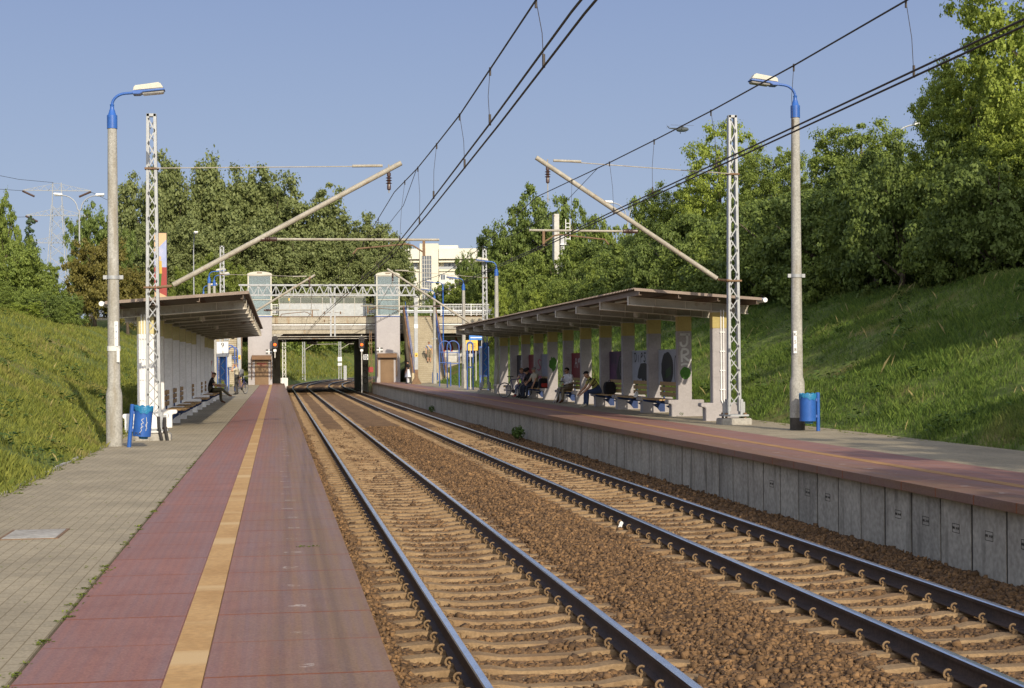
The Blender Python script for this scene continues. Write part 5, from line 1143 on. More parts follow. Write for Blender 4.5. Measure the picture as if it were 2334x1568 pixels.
# ------------------------------------------------------------------ apartment block
def W(px, py): return site(px, py, 520)
p0 = W(1167, 830); ax = Vector((C_, -S_, 0))
ap = thing('apartment_building', 'white and cream apartment block with balconies far behind the overpass', 'building', (p0.x, p0.y, 0), -TH)
k_ = 520 / F_
X_ = lambda px: (px - 1167) * k_
Zc = lambda px, py: W(px, py).z
def slab_(x0, x1, z0, z1, y0, y1, m, nm, par=ap): return MB().box(X_(x0), X_(x1), y0, y1, z0, z1).obj(nm, m, par)
zt_ = Zc(1100, 566) - 1.6; FH = 3.02
# left wing, stair tower, right wing: storeys from the top down
slab_(880, 958, 0, zt_ - 5.7, 0, 14, 'facade', 'wall'); slab_(1002, 1200, 0, zt_ - 5.7, 0, 14, 'facade', 'wall')
for x0, x1 in ((880, 958), (1002, 1200)):
    slab_(x0, x1, zt_ - 2.0, zt_ + 1.6, -.6, 14, 'facade', 'attic'); slab_(x0, x1, zt_ - 5.65, zt_ - 2.05, 2., 14, 'facadey', 'recessed_wall')
    for zz in (zt_ - 2.6, zt_ - 5.65): slab_(x0, x1, zz - .62, zz - .02, -.6, 1.9, 'facadey', 'balcony_slab')
    slab_(x0, x1, zt_ - 9., zt_ - 5.7 - .65, -.4, -.02, 'facade', 'balcony_parapet') if False else None
slab_(959, 1001, 0, zt_ + 3.3, -1.2, 14, 'facadey', 'stair_tower'); gl = slab_(964, 986, 6, zt_ - 1., -1.3, -1.22, 'winglass', 'glazed_strip')
b = MB()
for x in np.arange(964, 987, 5.4): b.box(X_(x) - .1, X_(x) + .1, -1.4, -1.31, 6, zt_ - 1)
for z in np.arange(6, zt_, 1.5): b.box(X_(964), X_(986), -1.39, -1.315, z, z + .16)
b.obj('mullions', 'steel', gl); slab_(1001, 1045, zt_ + 1.6, zt_ + 2.9, 2, 14, 'facade', 'penthouse')
def window(px, z, w_, h_, y, par=ap):
    f = MB().box(X_(px) - w_ / 2 - .12, X_(px) + w_ / 2 + .12, y - .06, y - .003, z - .12, z + h_ + .12).obj('window', 'signw', par); MB().box(X_(px) - w_ / 2, X_(px) - .06, y - .09, y - .064, z, z + h_).box(X_(px) + .06, X_(px) + w_ / 2, y - .09, y - .064, z, z + h_).obj('pane', 'winglass', f)
for px in (925, 943, 1018, 1031, 1056, 1085, 1112, 1140):
    for zz in (zt_ - 4.9, zt_ - 1.9 - 5.9 + 2.95):
        pass
for px in (930, 945, 1020, 1030, 1056, 1082, 1110, 1140, 1165): window(px, zt_ - 5.2, 2.2, 2.2, 2.)
for px in (922, 944, 1011, 1030, 1052, 1076, 1105, 1135, 1165):
    for j in range(1, 9):
        if zt_ - 8.4 - FH * j < 6: break
        window(px, zt_ - 6.2 - FH * j, 1.5, 1.75, 0)
for px in (930, 1022, 1056, 1100): MB().box(X_(px) - 3.2, X_(px) + 3.2, -.68, -.62, zt_ - 5.62, zt_ - 4.7).obj('balcony_railing', 'galv', ap)
slab_(1155, 1200, 0, zt_ + 2.6, -1.6, 14, 'facadey', 'end_tower')

# ------------------------------------------------------------------ helicopter
M_['heli'] = mat('helicopter paint', (.07, .085, .09), (.05, .06, .065), 1, .6)
hc = site(1555, 295, 620); k2 = 620 / F_
he = thing('helicopter', 'small dark helicopter high above the trees on the right', 'helicopter', hc, -TH - R(8)); he.scale = (1.,) * 3
MB().lathe([(.05, -2.6), (.7, -2.2), (1.0, -1.2), (1.05, .6), (.8, 1.8), (.35, 2.6)], n=12, M=Matrix.Rotation(R(90), 4, 'Y')).obj('fuselage', 'heli', he)
MB().tube([(-2.2, 0, .3), (-5.4, 0, .7), (-6.1, 0, 1.6)], [.42, .2, .16], 8).obj('tail_boom', 'heli', he); MB().lathe([(.5, 0), (.6, .3), (.3, .8)], (0, 0, .9), 8).obj('rotor_mast', 'heli', he)
b = MB()
for k in range(4): a = R(20 + 90 * k); b.bar((0, 0, 1.75), (5 * math.cos(a), 5 * math.sin(a), 1.75), .25, .06)
b.obj('main_rotor', 'wire', he)
b = MB()
for k in range(3): a = R(120 * k); b.bar((-6.1, .2, 1.5), (-6.1 + .9 * math.cos(a), .2, 1.5 + .9 * math.sin(a)), .14, .05)
b.obj('tail_rotor', 'wire', he); b = MB()
for s in (-1, 1): b.bar((1.2, s * .5, -.8), (1.2, s * .7, -1.4), .12); b.lathe([(.2, -.1), (.2, .1)], (0, 0, 0), 10, Matrix.Translation((-.8, s * .9, -1.4)) @ Matrix.Rotation(R(90), 4, 'X'))
b.obj('landing_gear', 'wire', he)
# ------------------------------------------------------------------ trees
def leafmat(nm, a, b, tr=.32): M_[nm] = mat(nm, a, b, .55, .55, island=.5, trans=tr, fine=.15, spec=.25)
leafmat('leaf poplar', (.270, .300, .110), (.120, .155, .052)); leafmat('leaf dark', (.205, .265, .064), (.080, .120, .027)); leafmat('leaf mid', (.265, .325, .070), (.105, .155, .028))
leafmat('leaf bright', (.365, .425, .075), (.165, .23, .034)); leafmat('leaf gold', (.235, .200, .050), (.115, .110, .026)); leafmat('leaf yellow', (.250, .290, .055), (.10, .15, .024)); leafmat('leaf blue', (.10, .15, .08), (.04, .07, .035))
def crown(nm, m, seed, ells, nclump, per, leaf, wob=.35, cs=.17, droop=.0):
    r = np.random.RandomState(seed); Vs = []
    for (ex, ey, ez, ra, rb, rc) in ells:
        n = max(4, int(1.5 * nclump * ra * rc)); d = r.normal(0, 1, (n, 3)); d /= np.linalg.norm(d, axis=1)[:, None]
        rad = r.uniform(.15, 1, n) ** .45; lob = 1 + wob * (np.sin(d[:, 0] * 5 + seed) * np.cos(d[:, 2] * 6 + seed * 2) + .6 * np.sin(d[:, 1] * 7 + seed * 3))
        cen = d * (rad * lob)[:, None] * np.array([ra, rb, rc]) + np.array([ex, ey, ez]); size = 1.25 * cs * r.uniform(.5, 1.6, n) * (ra * rb * rc) ** (1 / 3.)
        cnt = (.72 * per * r.uniform(.4, 1.5, n)).astype(int); idx = np.repeat(np.arange(n), cnt); k = len(idx)
        off = r.normal(0, .62, (k, 3)); off[:, 2] *= .7
        p = cen[idx] + off * size[idx][:, None]
        nrm = off * .7 + d[idx] * .5 + r.normal(0, .75, (k, 3)) + np.array([0, 0, .45]); nrm /= np.linalg.norm(nrm, axis=1)[:, None]
        t = np.cross(nrm, r.normal(0, 1, (k, 3))); t /= np.linalg.norm(t, axis=1)[:, None]; t[:, 2] -= droop; b = np.cross(nrm, t)
        L = leaf * r.uniform(.6, 1.35, k)[:, None]; Wd = L * .36
        Vs.append(np.stack([p - t * L * .5, p + b * Wd + nrm * L * .06, p + t * L * .55, p - b * Wd + nrm * L * .06], 1))
    V = np.concatenate(Vs).reshape(-1, 3); n = len(V) // 4
    return fast_mesh(nm, V, np.arange(4 * n).reshape(-1, 4), [m])
def trunk_mesh(seed, H, hc, r0, spread, nl=7, up=.5):
    r = random.Random(seed); b = MB(); top = Vector((r.uniform(-.2, .2), r.uniform(-.2, .2), H)); pts = [Vector((0, 0, -.6)), Vector((0, 0, hc * .5)), Vector((r.uniform(-.15, .15), r.uniform(-.15, .15), hc)), (top + Vector((0, 0, hc))) / 2, top]
    b.tube(pts, [r0 * 1.25, r0, r0 * .8, r0 * .45, r0 * .1], 8)
    for k in range(nl):
        f = hc + (H - hc) * (k + .3) / nl * .8; a = k * 2.4 + r.uniform(-.5, .5); L = spread * r.uniform(.6, 1) * (1 - .4 * k / nl); d = Vector((math.cos(a), math.sin(a), up)); p = Vector((0, 0, f))
        b.tube([p, p + d * L * .5 + Vector((0, 0, .1)), p + d * L + Vector((0, 0, .35 * L * up))], [r0 * .4, r0 * .25, r0 * .06], 6)
    return b.mesh('trunk', 'trunk')
PROTO = {}
def dome(seed, Rx, H, n, z0=.16, lobe=.36, tall=1.):
    """broad crown: a core and n billowing lobes around and on top of it"""
    r = random.Random(seed); n = int(n * 1.35); E = [(0, 0, H * .54, Rx * .6, Rx * .6, H * .34)]
    for k in range(n):
        a = k * 2.399 + r.uniform(-.3, .3); f = (k + .5) / n; z = H * (z0 + .10 + (.80 - z0) * f ** .9); q = Rx * math.sqrt(max(.05, 1 - (max(0, z / H - .5) / .56) ** 2)) * r.uniform(.58, .78)
        l = Rx * lobe * r.uniform(.75, 1.2) * (1.05 - .14 * f); E.append((q * math.cos(a), q * math.sin(a), z, l, l, l * .9 * tall))
    return E
KIND = {  # leaf material, half width, height, lobes, clump density, leaves per clump, leaf size, vertical stretch, seeds
 'poplar': ('leaf poplar', 5.2, 14, 13, 4.4, 125, .27, 1.35, (1, 2, 3)), 'round': ('leaf dark', 5, 9.8, 11, 4.2, 125, .27, 1., (11, 12)), 'roundm': ('leaf mid', 5, 9.8, 11, 4.2, 125, .27, 1., (13, 14)),
 'gold': ('leaf gold', 5, 9.8, 11, 4.2, 125, .27, 1., (15,)), 'roundy': ('leaf yellow', 5, 9.8, 10, 4.2, 125, .27, 1., (16,)),
 'near': ('leaf mid', 4.8, 9.2, 14, 5.6, 190, .18, 1., (21, 22)), 'nearb': ('leaf bright', 4.8, 9.2, 14, 2.9, 165, .19, 1., (23, 24)), 'neard': ('leaf dark', 4.8, 9.2, 13, 5.4, 190, .185, 1., (25, 26)), 'neary': ('leaf yellow', 4.8, 9.2, 14, 5.4, 190, .18, 1., (27,)),
 'tall': ('leaf mid', 4.8, 16, 24, 3.4, 180, .18, 1.25, (41,)), 'tallb': ('leaf bright', 4.8, 16, 24, 2.6, 170, .19, 1.25, (42, 43)), 'talld': ('leaf dark', 4.8, 16, 24, 3.4, 180, .18, 1.25, (44,)), 'tally': ('leaf yellow', 4.8, 16, 24, 3.4, 180, .18, 1.25, (45,)),
 'bush': ('leaf dark', 2.5, 3.6, 9, 15., 150, .115, 1., (31, 32)), 'bushm': ('leaf mid', 2.5, 3.6, 9, 15., 150, .115, 1., (33, 34)), 'bushb': ('leaf bright', 2.5, 3.6, 9, 15., 150, .115, 1., (35,))}
def proto(kind):
    """(crown mesh variants, trunk meshes, height, half width) of one kind"""
    if kind in PROTO: return PROTO[kind]
    if kind == 'conifer':
        E = [(0, 0, 1.2 + 1.25 * k, 2.0 * (1 - k / 8.) + .15, 2.0 * (1 - k / 8.) + .15, .7) for k in range(8)]
        cr = [crown('crown', 'leaf blue', 5, E, 26, 45, .24, .3, .2, .3)]; tk = [trunk_mesh(4, 10, 1, .15, 1.2)]; PROTO[kind] = (cr, tk, 10.6, 2.0); return PROTO[kind]
    m, w_, H, nl, dn, per, lf, tall, seeds = KIND[kind]; low = kind.startswith(('bush', 'near', 'tall'))
    cr = [crown('crown', m, s, dome(s, w_, H, nl, .02 if low else .14, .36, tall), dn, per, lf, .3, .17, .25) for s in seeds]
    tk = [trunk_mesh(s, H * .85, H * (.1 if low else .2), .035 * H, w_ * .8, 10, .9 if kind == 'poplar' else .5) for s in seeds]; PROTO[kind] = (cr, tk, H, w_); return PROTO[kind]
tcount = [0]
def tree(name, label, X, Y, zb, H, hw, kind, group=None, cat=None):
    if kind.startswith('near') and H / hw > 2.5: kind = kind.replace('near', 'tall')
    cr, tk, h0, w0 = proto(kind); i = tcount[0] % len(cr); tcount[0] += 1
    t = thing(name, label, cat or ('shrub' if name == 'shrub' else 'tree'), (X, Y, zb), rnd.uniform(0, 6.28) if kind != 'conifer' else 0, group)
    sx, sz = hw / w0, H / h0; t.scale = (sx, sx, sz); link('crown', cr[i], t); link('trunk', tk[i], t); return t
def tree_at(name, label, px, top, d, hwpx, kind, group=None, zb=None):
    p = site(px, top, d); zb = gz(p.x, p.y) if zb is None else zb
    return tree(name, label, p.x, p.y, zb, p.z - zb, hwpx * d / F_ * {'p': 1.3, 'n': 1.22}.get(kind[0], 1.08), kind, group)
gp = 'poplars in the wood behind the overpass'; lp_ = 'tall grey green poplar in the wood behind the overpass'
for k, a in enumerate(((335, 392, 168, 66), (418, 368, 172, 76), (530, 372, 176, 88), (622, 388, 178, 88), (708, 438, 180, 78), (792, 490, 182, 70), (868, 506, 184, 60))):
    lb = {0: 'leftmost tall poplar, right behind the near left lattice mast', 1: 'tall poplar just right of the narrow billboard', 6: 'last poplar on the right end of the wood, by the apartment block'}.get(k, lp_)
    tree_at('poplar', lb, *a, 'poplar', gp, 4.8)
for a in ((365, 520, 160, 60), (450, 500, 163, 66), (580, 500, 168, 76), (672, 520, 170, 76), (750, 545, 172, 66), (835, 565, 174, 60), (898, 560, 180, 44)): tree_at('poplar', 'lower poplar in front of the taller poplars behind the overpass', *a, 'poplar', gp, 4.8)
gl_ = 'trees on the left bank'
tree_at('tree', 'dark round tree behind the double armed street lamp', 205, 468, 150, 58, 'round', gl_); tree_at('tree', 'dark tree just right of the near left lamp post', 268, 505, 150, 44, 'round', gl_)
tree_at('tree', 'golden brown tree left of the near left lamp post', 214, 538, 116, 70, 'gold', gl_); tree_at('tree', 'small golden tree right of the near left lamp post', 290, 605, 118, 48, 'gold', gl_)
tree_at('tree', 'green tree at the left edge of the photo', 8, 448, 96, 48, 'roundm', gl_); tree_at('conifer', 'slim blue green conifer in front of the power pylon', 68, 488, 104, 34, 'conifer', gl_)
tree_at('tree', 'broad green tree below the pylon at the left edge', 34, 560, 92, 66, 'roundm', gl_); tree_at('tree', 'bushy tree between the conifer and the golden tree', 98, 596, 100, 50, 'roundm', gl_); tree_at('tree', 'low dark tree below the golden tree', 150, 668, 112, 42, 'round', gl_)
gs = 'shrubs along the top of the left bank'
for px, top, d, h_, kd in ((20, 655, 74, 56, 'bushm'), (95, 668, 82, 52, 'bush'), (-45, 630, 64, 60, 'bushm'), (140, 690, 92, 40, 'bushm'), (60, 690, 70, 40, 'bushb')): tree_at('shrub', 'leafy shrub on the crest of the left bank', px, top, d, h_, kd, gs)
for px, top, d, h_, lb in ((430, 605, 146, 46, 'yellow green tree right of the narrow billboard'), (485, 582, 150, 52, 'yellow green tree behind the far left lamp post'), (545, 605, 152, 48, 'yellow green tree left of the left lift tower')): tree_at('tree', lb, px, top, d, h_, 'roundy', gl_, 4.8)
gr = 'trees on the right side of the line'
tree_at('tree', 'large round dark tree behind the white sign mast', 1240, 428, 152, 92, 'round', gr); tree_at('tree', 'dark tree left of the large round one, over the apartment block', 1150, 500, 150, 64, 'round', gr); tree_at('tree', 'dark tree between the round tree and the double armed lamp', 1330, 478, 156, 60, 'round', gr)
tree_at('tree', 'slender tree in front of the apartment block', 1075, 568, 215, 40, 'round', gr, 4.); tree_at('tree', 'yellow green tree above the railing right of the stairs', 1062, 622, 166, 58, 'roundy', gr); tree_at('tree', 'low dark tree left of the railing trees', 1012, 648, 168, 40, 'round', gr); tree_at('tree', 'green tree behind the far lattice mast', 1115, 600, 152, 50, 'roundm', gr)
for k, a in enumerate(((1190, 595, 128, 60, 'roundm'), (1262, 575, 122, 62, 'roundm'), (1330, 545, 120, 62, 'roundm'), (1400, 492, 122, 62, 'roundm'), (1452, 520, 112, 52, 'round'), (1490, 450, 106, 60, 'roundm'))): tree_at('tree', 'green tree in the thick growth between the sign mast and the sloping arm', *a[:4], a[4], gr)
for px, top, d, h_, kd, lb in ((1535, 398, 99, 70, 'near', 'green tree just right of the sloping arm'), (1640, 268, 93, 84, 'nearb', 'tall bright tree behind the top of the right lattice mast'), (1765, 310, 88, 76, 'near', 'tall tree left of the near right lamp post'), (1590, 470, 88, 70, 'near', 'mid green tree below the tall bright one'),
    (1700, 440, 82, 72, 'neary', 'yellowish tree behind the right lattice mast'), (1850, 385, 79, 72, 'neary', 'yellowish tree right of the near right lamp post'), (1960, 246, 78, 108, 'near', 'large tree with a flat top right of the near right lamp post'), (2062, 330, 70, 78, 'neard', 'dark tree below the curved street lamp'),
    (1905, 430, 68, 76, 'near', 'green tree low behind the right lamp post'), (2020, 470, 60, 84, 'neard', 'dark tree low at the right end of the bank'), (2215, 90, 52, 92, 'nearb', 'tall bright tree in the upper right corner'), (2340, -190, 49, 150, 'nearb', 'tallest tree, cut off by the right edge of the photo'), (2182, 150, 54, 98, 'nearb', 'tree under the tall bright ones at the right edge'), (2340, 210, 47, 96, 'nearb', 'broad tree low at the right edge of the photo'), (2140, 430, 56, 80, 'neard', 'dark tree between the lamp post trees and the corner trees')):
    tree_at('tree', lb, px, top, d, h_, kd, gr)
gh = 'shrubs along the top of the right bank'; rb = random.Random(3)
for k in range(26):
    Y = 43 + 3.0 * k; X = 21.7 + rb.uniform(-.3, 1.3) - .01 * k; kd = ('bush', 'bushm', 'bush', 'bush', 'bushm')[k % 5]
    tree('shrub', 'dark green shrub in the dense growth on the crest of the right bank', X, Y, gz(X, Y) - .1, rb.uniform(3., 5.0), rb.uniform(2., 2.9), kd, gh)
for k in range(16):
    Y = 45 + 4.2 * k; X = 25.5 + rb.uniform(-1, 1)
    tree('tree', 'dark tree deep in the growth behind the shrubs of the right bank', X, Y, gz(X, Y), rb.uniform(5., 7.), rb.uniform(3, 4), 'neard', 'dark trees behind the right bank shrubs')
for k, (px, top, d, h_, kd) in enumerate(((1235, 665, 108, 42, 'bushb'), (1300, 640, 106, 50, 'bushm'), (1370, 625, 104, 52, 'bushb'), (1440, 610, 100, 52, 'bushm'), (1205, 640, 116, 42, 'bushm'), (1150, 660, 124, 44, 'bushb'), (1500, 590, 96, 54, 'bushb'))): tree_at('shrub', 'bright leafy shrub behind the roof of the right shelter', px, top, d, h_, kd, 'shrubs behind the right shelter')
for k in range(20):
    X = -9 + 2.9 * k; Y = 150 + math.sqrt(1100 * max(4, X + 13 + 2.5 * math.sin(k * 2.1))); tree('tree', 'tree on the far bank seen through the overpass opening', X, Y, gz(X, Y) - 2.6, rb.uniform(11, 15), rb.uniform(5, 6.5), ('round', 'roundm')[k % 2], 'trees on the far bank')
for X, Y, H, kd in ((16.5, -5., 10., 'near'), (17.5, 5., 9., 'near'), (15.5, -16., 11., 'neard'), (24.5, 14., 9., 'near'), (22.5, 2., 9., 'neard'), (24., 21., 10., 'near'), (25., 33., 8.5, 'near')):
    tree('tree', 'leafy tree on the right bank out of view, its shade falling on the platform', X, Y, gz(X, Y), H, H * .5, kd, 'trees beside the right bank near the camera')
fe = thing('wooden_fence', 'dark wooden board fence among the trees at the right edge', 'fence', (0, 0, 0)); b = MB()
p, q = Vector((22.6, 47.5, 0)), Vector((25.5, 40.5, 0)); n = 60
for k in range(n):
    c = p.lerp(q, k / n); z = gz(c.x, c.y); b.bar((c.x, c.y, z - .2), (c.x, c.y, z + 1.9 + .03 * (k % 3)), .11, .025, up=(1, .4, 0))
b.obj('boards', 'darkconc', fe)
for k in range(0, n, 10): c = p.lerp(q, k / n); z = gz(c.x, c.y); MB().box(c.x + .03, c.x + .13, c.y - .05, c.y + .05, z - .3, z + 1.9).obj('post', 'trunk', fe)
# ------------------------------------------------------------------ people
SK = mat('skin', (.48, .27, .17), (.42, .23, .14), 8, .5, fine=.05)
def cloth(nm, a, k=.75): return mat(nm, a, tuple(x * k for x in a), 6, .85, fine=.2)
HAIRM = {'brown': cloth('hair brown', (.07, .04, .025)), 'dark': cloth('hair dark', (.02, .016, .014)), 'grey': cloth('hair grey', (.22, .19, .16)), 'fair': cloth('hair fair', (.22, .13, .06))}
def person(label, loc, rz, J, shirt, trousers, shoes, hair='dark', sleeve='short', shorts=False, group=None, bald=False, glasses=False):
    """one continuous skinned body; J: joints in metres, facing +y, origin on the ground under the person"""
    V = {k: Vector(v) for k, v in J.items()}
    hd = (V['head'] - V['neck']).normalized(); fwd = V.get('look', Vector((0, 1, 0))).normalized(); sd = fwd.cross(hd).normalized(); fwd = hd.cross(sd).normalized() * 1
    if fwd.dot(V.get('look', Vector((0, 1, 0)))) < 0: fwd = -fwd
    vs, es, rr, idx = [], [], [], {}
    def v(k, p, r): idx[k] = len(vs); vs.append(p); rr.append(tuple(x * (1.18 if k[:2] not in ('f0','f1','f2','f3','g0','g1','g2','g3','th','tj','ea','no','cr','he','ja') else 1.06) for x in (r if isinstance(r, tuple) else (r, r)))); return idx[k]
    def e(a, b): es.append((idx[a], idx[b]))
    v('pelvis', V['pelvis'], (.135, .115)); v('waist', V['pelvis'].lerp(V['chest'], .5), (.125, .10)); v('chest', V['chest'], (.15, .115)); v('nb', V['chest'].lerp(V['neck'], .72), (.085, .075)); v('neck', V['neck'], .052)
    h = V['head']; v('jaw', h - hd * .055 + fwd * .015, (.062, .066)); v('head', h + hd * .02, (.078, .088)); v('crown', h + hd * .085, (.060, .07))
    v('nose', h + fwd * .098 - hd * .005, .014)
    for a, b in (('pelvis', 'waist'), ('waist', 'chest'), ('chest', 'nb'), ('nb', 'neck'), ('neck', 'jaw'), ('jaw', 'head'), ('head', 'crown'), ('head', 'nose')): e(a, b)
    bones = [('pelvis', 'waist', .13, 'T'), ('waist', 'chest', .13, 'S'), ('chest', 'nb', .12, 'S'), ('neck', 'jaw', .06, 'K'), ('jaw', 'head', .08, 'K'), ('head', 'crown', .08, 'K'), ('head', 'nose', .03, 'K')]
    for s in 'LR':
        q = 1 if s == 'R' else -1
        v('ear' + s, h + sd * q * .082, .016); e('head', 'ear' + s); bones.append(('head', 'ear' + s, .05, 'K'))
        sh, el, wr = V['sh' + s], V['el' + s], V['wr' + s]; v('sh' + s, sh, .062); v('ua' + s, sh.lerp(el, .5), .050); v('el' + s, el, .042); v('fa' + s, el.lerp(wr, .5), .036); v('wr' + s, wr, (.027, .022))
        for a, b in (('chest', 'sh'), ('sh', 'ua'), ('ua', 'el'), ('el', 'fa'), ('fa', 'wr')): es.append((idx[a] if a == 'chest' else idx[a + s], idx[b + s]))
        lg = sleeve == 'long'
        bones += [('chest', 'sh' + s, .08, 'S'), ('sh' + s, 'ua' + s, .06, 'S' if sleeve != 'none' else 'K'), ('ua' + s, 'el' + s, .05, 'S' if lg else 'K'), ('el' + s, 'fa' + s, .04, 'S' if lg else 'K'), ('fa' + s, 'wr' + s, .035, 'S' if lg else 'K')]
        hdir = (wr - el).normalized(); sidev = hdir.cross(Vector((0, 0, 1)) if abs(hdir.z) < .9 else Vector((0, 1, 0))).normalized(); up = sidev.cross(hdir)
        v('pm' + s, wr + hdir * .065, (.036, .018)); e('wr' + s, 'pm' + s); bones.append(('wr' + s, 'pm' + s, .04, 'K'))
        for k, (o_, L) in enumerate(((-.030, .062), (-.010, .075), (.010, .070), (.028, .054))):
            b0 = wr + hdir * .075 + sidev * o_; m_ = b0 + hdir * L * .55 - up * .008; v('f%d%s' % (k, s), m_, .0095); v('g%d%s' % (k, s), m_ + hdir * L * .35 - up * .022, .0075); es.append((idx['pm' + s], idx['f%d%s' % (k, s)])); e('f%d%s' % (k, s), 'g%d%s' % (k, s)); bones.append(('f%d%s' % (k, s), 'g%d%s' % (k, s), .03, 'K'))
        v('th' + s, wr + hdir * .055 + sidev * q * -.048, .0105); v('tj' + s, wr + hdir * .09 + sidev * q * -.058 - up * .01, .008); e('pm' + s, 'th' + s); e('th' + s, 'tj' + s); bones.append(('th' + s, 'tj' + s, .03, 'K'))
        hp, kn, an, to = V['hip' + s], V['kn' + s], V['an' + s], V['toe' + s]
        v('hip' + s, hp, .098); v('tg' + s, hp.lerp(kn, .5), .078); v('kn' + s, kn, .058); v('cf' + s, kn.lerp(an, .4), .054); v('an' + s, an, .040); v('hl' + s, an + (an - to) * .12 - Vector((0, 0, .03)), .036); v('toe' + s, to, (.042, .026))
        for a, b in (('pelvis', 'hip'), ('hip', 'tg'), ('tg', 'kn'), ('kn', 'cf'), ('cf', 'an'), ('an', 'toe'), ('an', 'hl')): es.append((idx[a] if a == 'pelvis' else idx[a + s], idx[b + s]))
        lo = 'K' if shorts else 'T'
        bones += [('pelvis', 'hip' + s, .1, 'T'), ('hip' + s, 'tg' + s, .09, 'T'), ('tg' + s, 'kn' + s, .07, 'T'), ('kn' + s, 'cf' + s, .06, lo), ('cf' + s, 'an' + s, .05, lo), ('an' + s, 'toe' + s, .045, 'F'), ('an' + s, 'hl' + s, .045, 'F')]
    me = bpy.data.meshes.new('person'); me.from_pydata(vs, es, []); o = bpy.data.objects.new('person', me); COL.objects.link(o)
    md = o.modifiers.new('skin', 'SKIN'); md.use_smooth_shade = True
    if not me.skin_vertices:
        bm_ = bmesh.new(); bm_.from_mesh(me); bm_.verts.layers.skin.verify(); bm_.to_mesh(me); bm_.free()
    for i, r_ in enumerate(rr): me.skin_vertices[0].data[i].radius = r_; me.skin_vertices[0].data[i].use_root = (i == 0)
    sb = o.modifiers.new('sub', 'SUBSURF'); sb.levels = 2; sb.render_levels = 2
    out = bpy.data.meshes.new_from_object(o.evaluated_get(bpy.context.evaluated_depsgraph_get())); bpy.data.objects.remove(o)
    out.materials.clear(); mats = {'S': 0, 'T': 1, 'K': 2, 'F': 3}
    for m_ in (shirt, trousers, SK, shoes): out.materials.append(m_)
    B = [(vs[idx[a]], vs[idx[b]], r_, mats[g]) for a, b, r_, g in bones]
    for p in out.polygons:
        c = p.center; best = 9; bi = 0
        for a, b, r_, g in B:
            ab_ = b - a; t = max(0, min(1, (c - a).dot(ab_) / max(ab_.length_squared, 1e-9))); d = (c - a - ab_ * t).length / r_
            if d < best: best, bi = d, g
        p.material_index = bi; p.use_smooth = True
    P = link('person', out, None, loc); P.rotation_euler = (0, 0, rz); tag(P, label, 'person', group)
    Mh = Matrix((( *sd, 0), (*fwd, 0), (*hd, 0), (0, 0, 0, 1))).transposed().to_4x4(); Mh = Matrix.Translation(h) @ Matrix(((sd.x, fwd.x, hd.x, 0), (sd.y, fwd.y, hd.y, 0), (sd.z, fwd.z, hd.z, 0), (0, 0, 0, 1)))
    hb = MB(); n = 14; rings = []
    for j in range(7):
        ph = R(90 - j * 17); ring = []
        for k in range(n):
            a = 6.283 * k / n; f = max(0, math.sin(a)); lim = (.5 if bald else .25) if f > .3 else -1.
            z = .10 * math.sin(ph); z = max(z, .02 + .06 * f) if f > .25 else max(z, -.07)
            if bald: z = min(z, .055 + .02 * (1 - f))
            q_ = math.cos(ph) if j < 6 else 1.; ring.append(Mh @ Vector((.094 * math.cos(a) * q_, -.012 + .104 * math.sin(a) * q_ * (.96 if f else 1), .035 + z)))
        rings.append(ring)
    hb.v = [p for rg in rings for p in rg]
    for j in range(6):
        for k in range(n): hb.f.append((j * n + k, j * n + (k + 1) % n, (j + 1) * n + (k + 1) % n, (j + 1) * n + k)); hb.m.append(0)
    hb.obj('hair', HAIRM[hair], P)
    if glasses: MB().box(-.072, .072, .088, .104, .005, .04, Mh).box(-.085, -.072, .0, .1, .025, .035, Mh).box(.072, .085, .0, .1, .025, .035, Mh).obj('sunglasses', 'black', P)
    else:
        eb = MB()
        for s in (-1, 1): eb.lathe([(.004, -.01), (.012, 0), (.004, .01)], (0, 0, 0), 8, Mh @ Matrix.Translation((s * .032, .086, .02)))
        eb.obj('eyes', 'black', P)
    MB().box(-.022, .022, .07, .088, -.052, -.042, Mh).obj('mouth', cloth('lips', (.32, .12, .1)) if 'lips' not in bpy.data.materials else bpy.data.materials['lips'], P)
    return P, Mh
def stand(**k):
    J = dict(pelvis=(0, 0, .96), chest=(0, -.01, 1.30), neck=(0, .0, 1.50), head=(0, .02, 1.63), shL=(-.19, 0, 1.43), shR=(.19, 0, 1.43), elL=(-.24, -.03, 1.14), elR=(.24, -.03, 1.14), wrL=(-.25, .08, .90), wrR=(.25, .08, .90),
             hipL=(-.09, 0, .92), hipR=(.09, 0, .92), knL=(-.10, .02, .50), knR=(.10, .02, .50), anL=(-.11, -.02, .09), anR=(.11, -.02, .09), toeL=(-.13, .16, .03), toeR=(.13, .16, .03)); J.update(k); return J
def sit(lean=0., **k):
    J = dict(pelvis=(0, 0, .585), chest=(0, -.03 + lean * .7, .92 - lean * .2), neck=(0, -.0 + lean * 1.05, 1.12 - lean * .35), head=(0, .03 + lean * 1.25, 1.25 - lean * .38), shL=(-.19, -.02 + lean, 1.05 - lean * .3), shR=(.19, -.02 + lean, 1.05 - lean * .3),
             elL=(-.24, .10 + lean, .80 - lean * .2), elR=(.24, .10 + lean, .80 - lean * .2), wrL=(-.14, .32, .68), wrR=(.14, .32, .68), hipL=(-.1, .02, .56), hipR=(.1, .02, .56), knL=(-.13, .46, .53), knR=(.13, .46, .53), anL=(-.13, .48, .09), anR=(.13, .48, .09), toeL=(-.14, .66, .03), toeR=(.14, .66, .03)); J.update(k); return J
blk = cloth('cloth black', (.022, .02, .022)); olive = cloth('cloth olive', (.11, .10, .065)); crm = cloth('cloth cream', (.50, .45, .34)); dgrey = cloth('cloth dark grey', (.06, .055, .05)); brn = cloth('shoe brown', (.12, .05, .025))
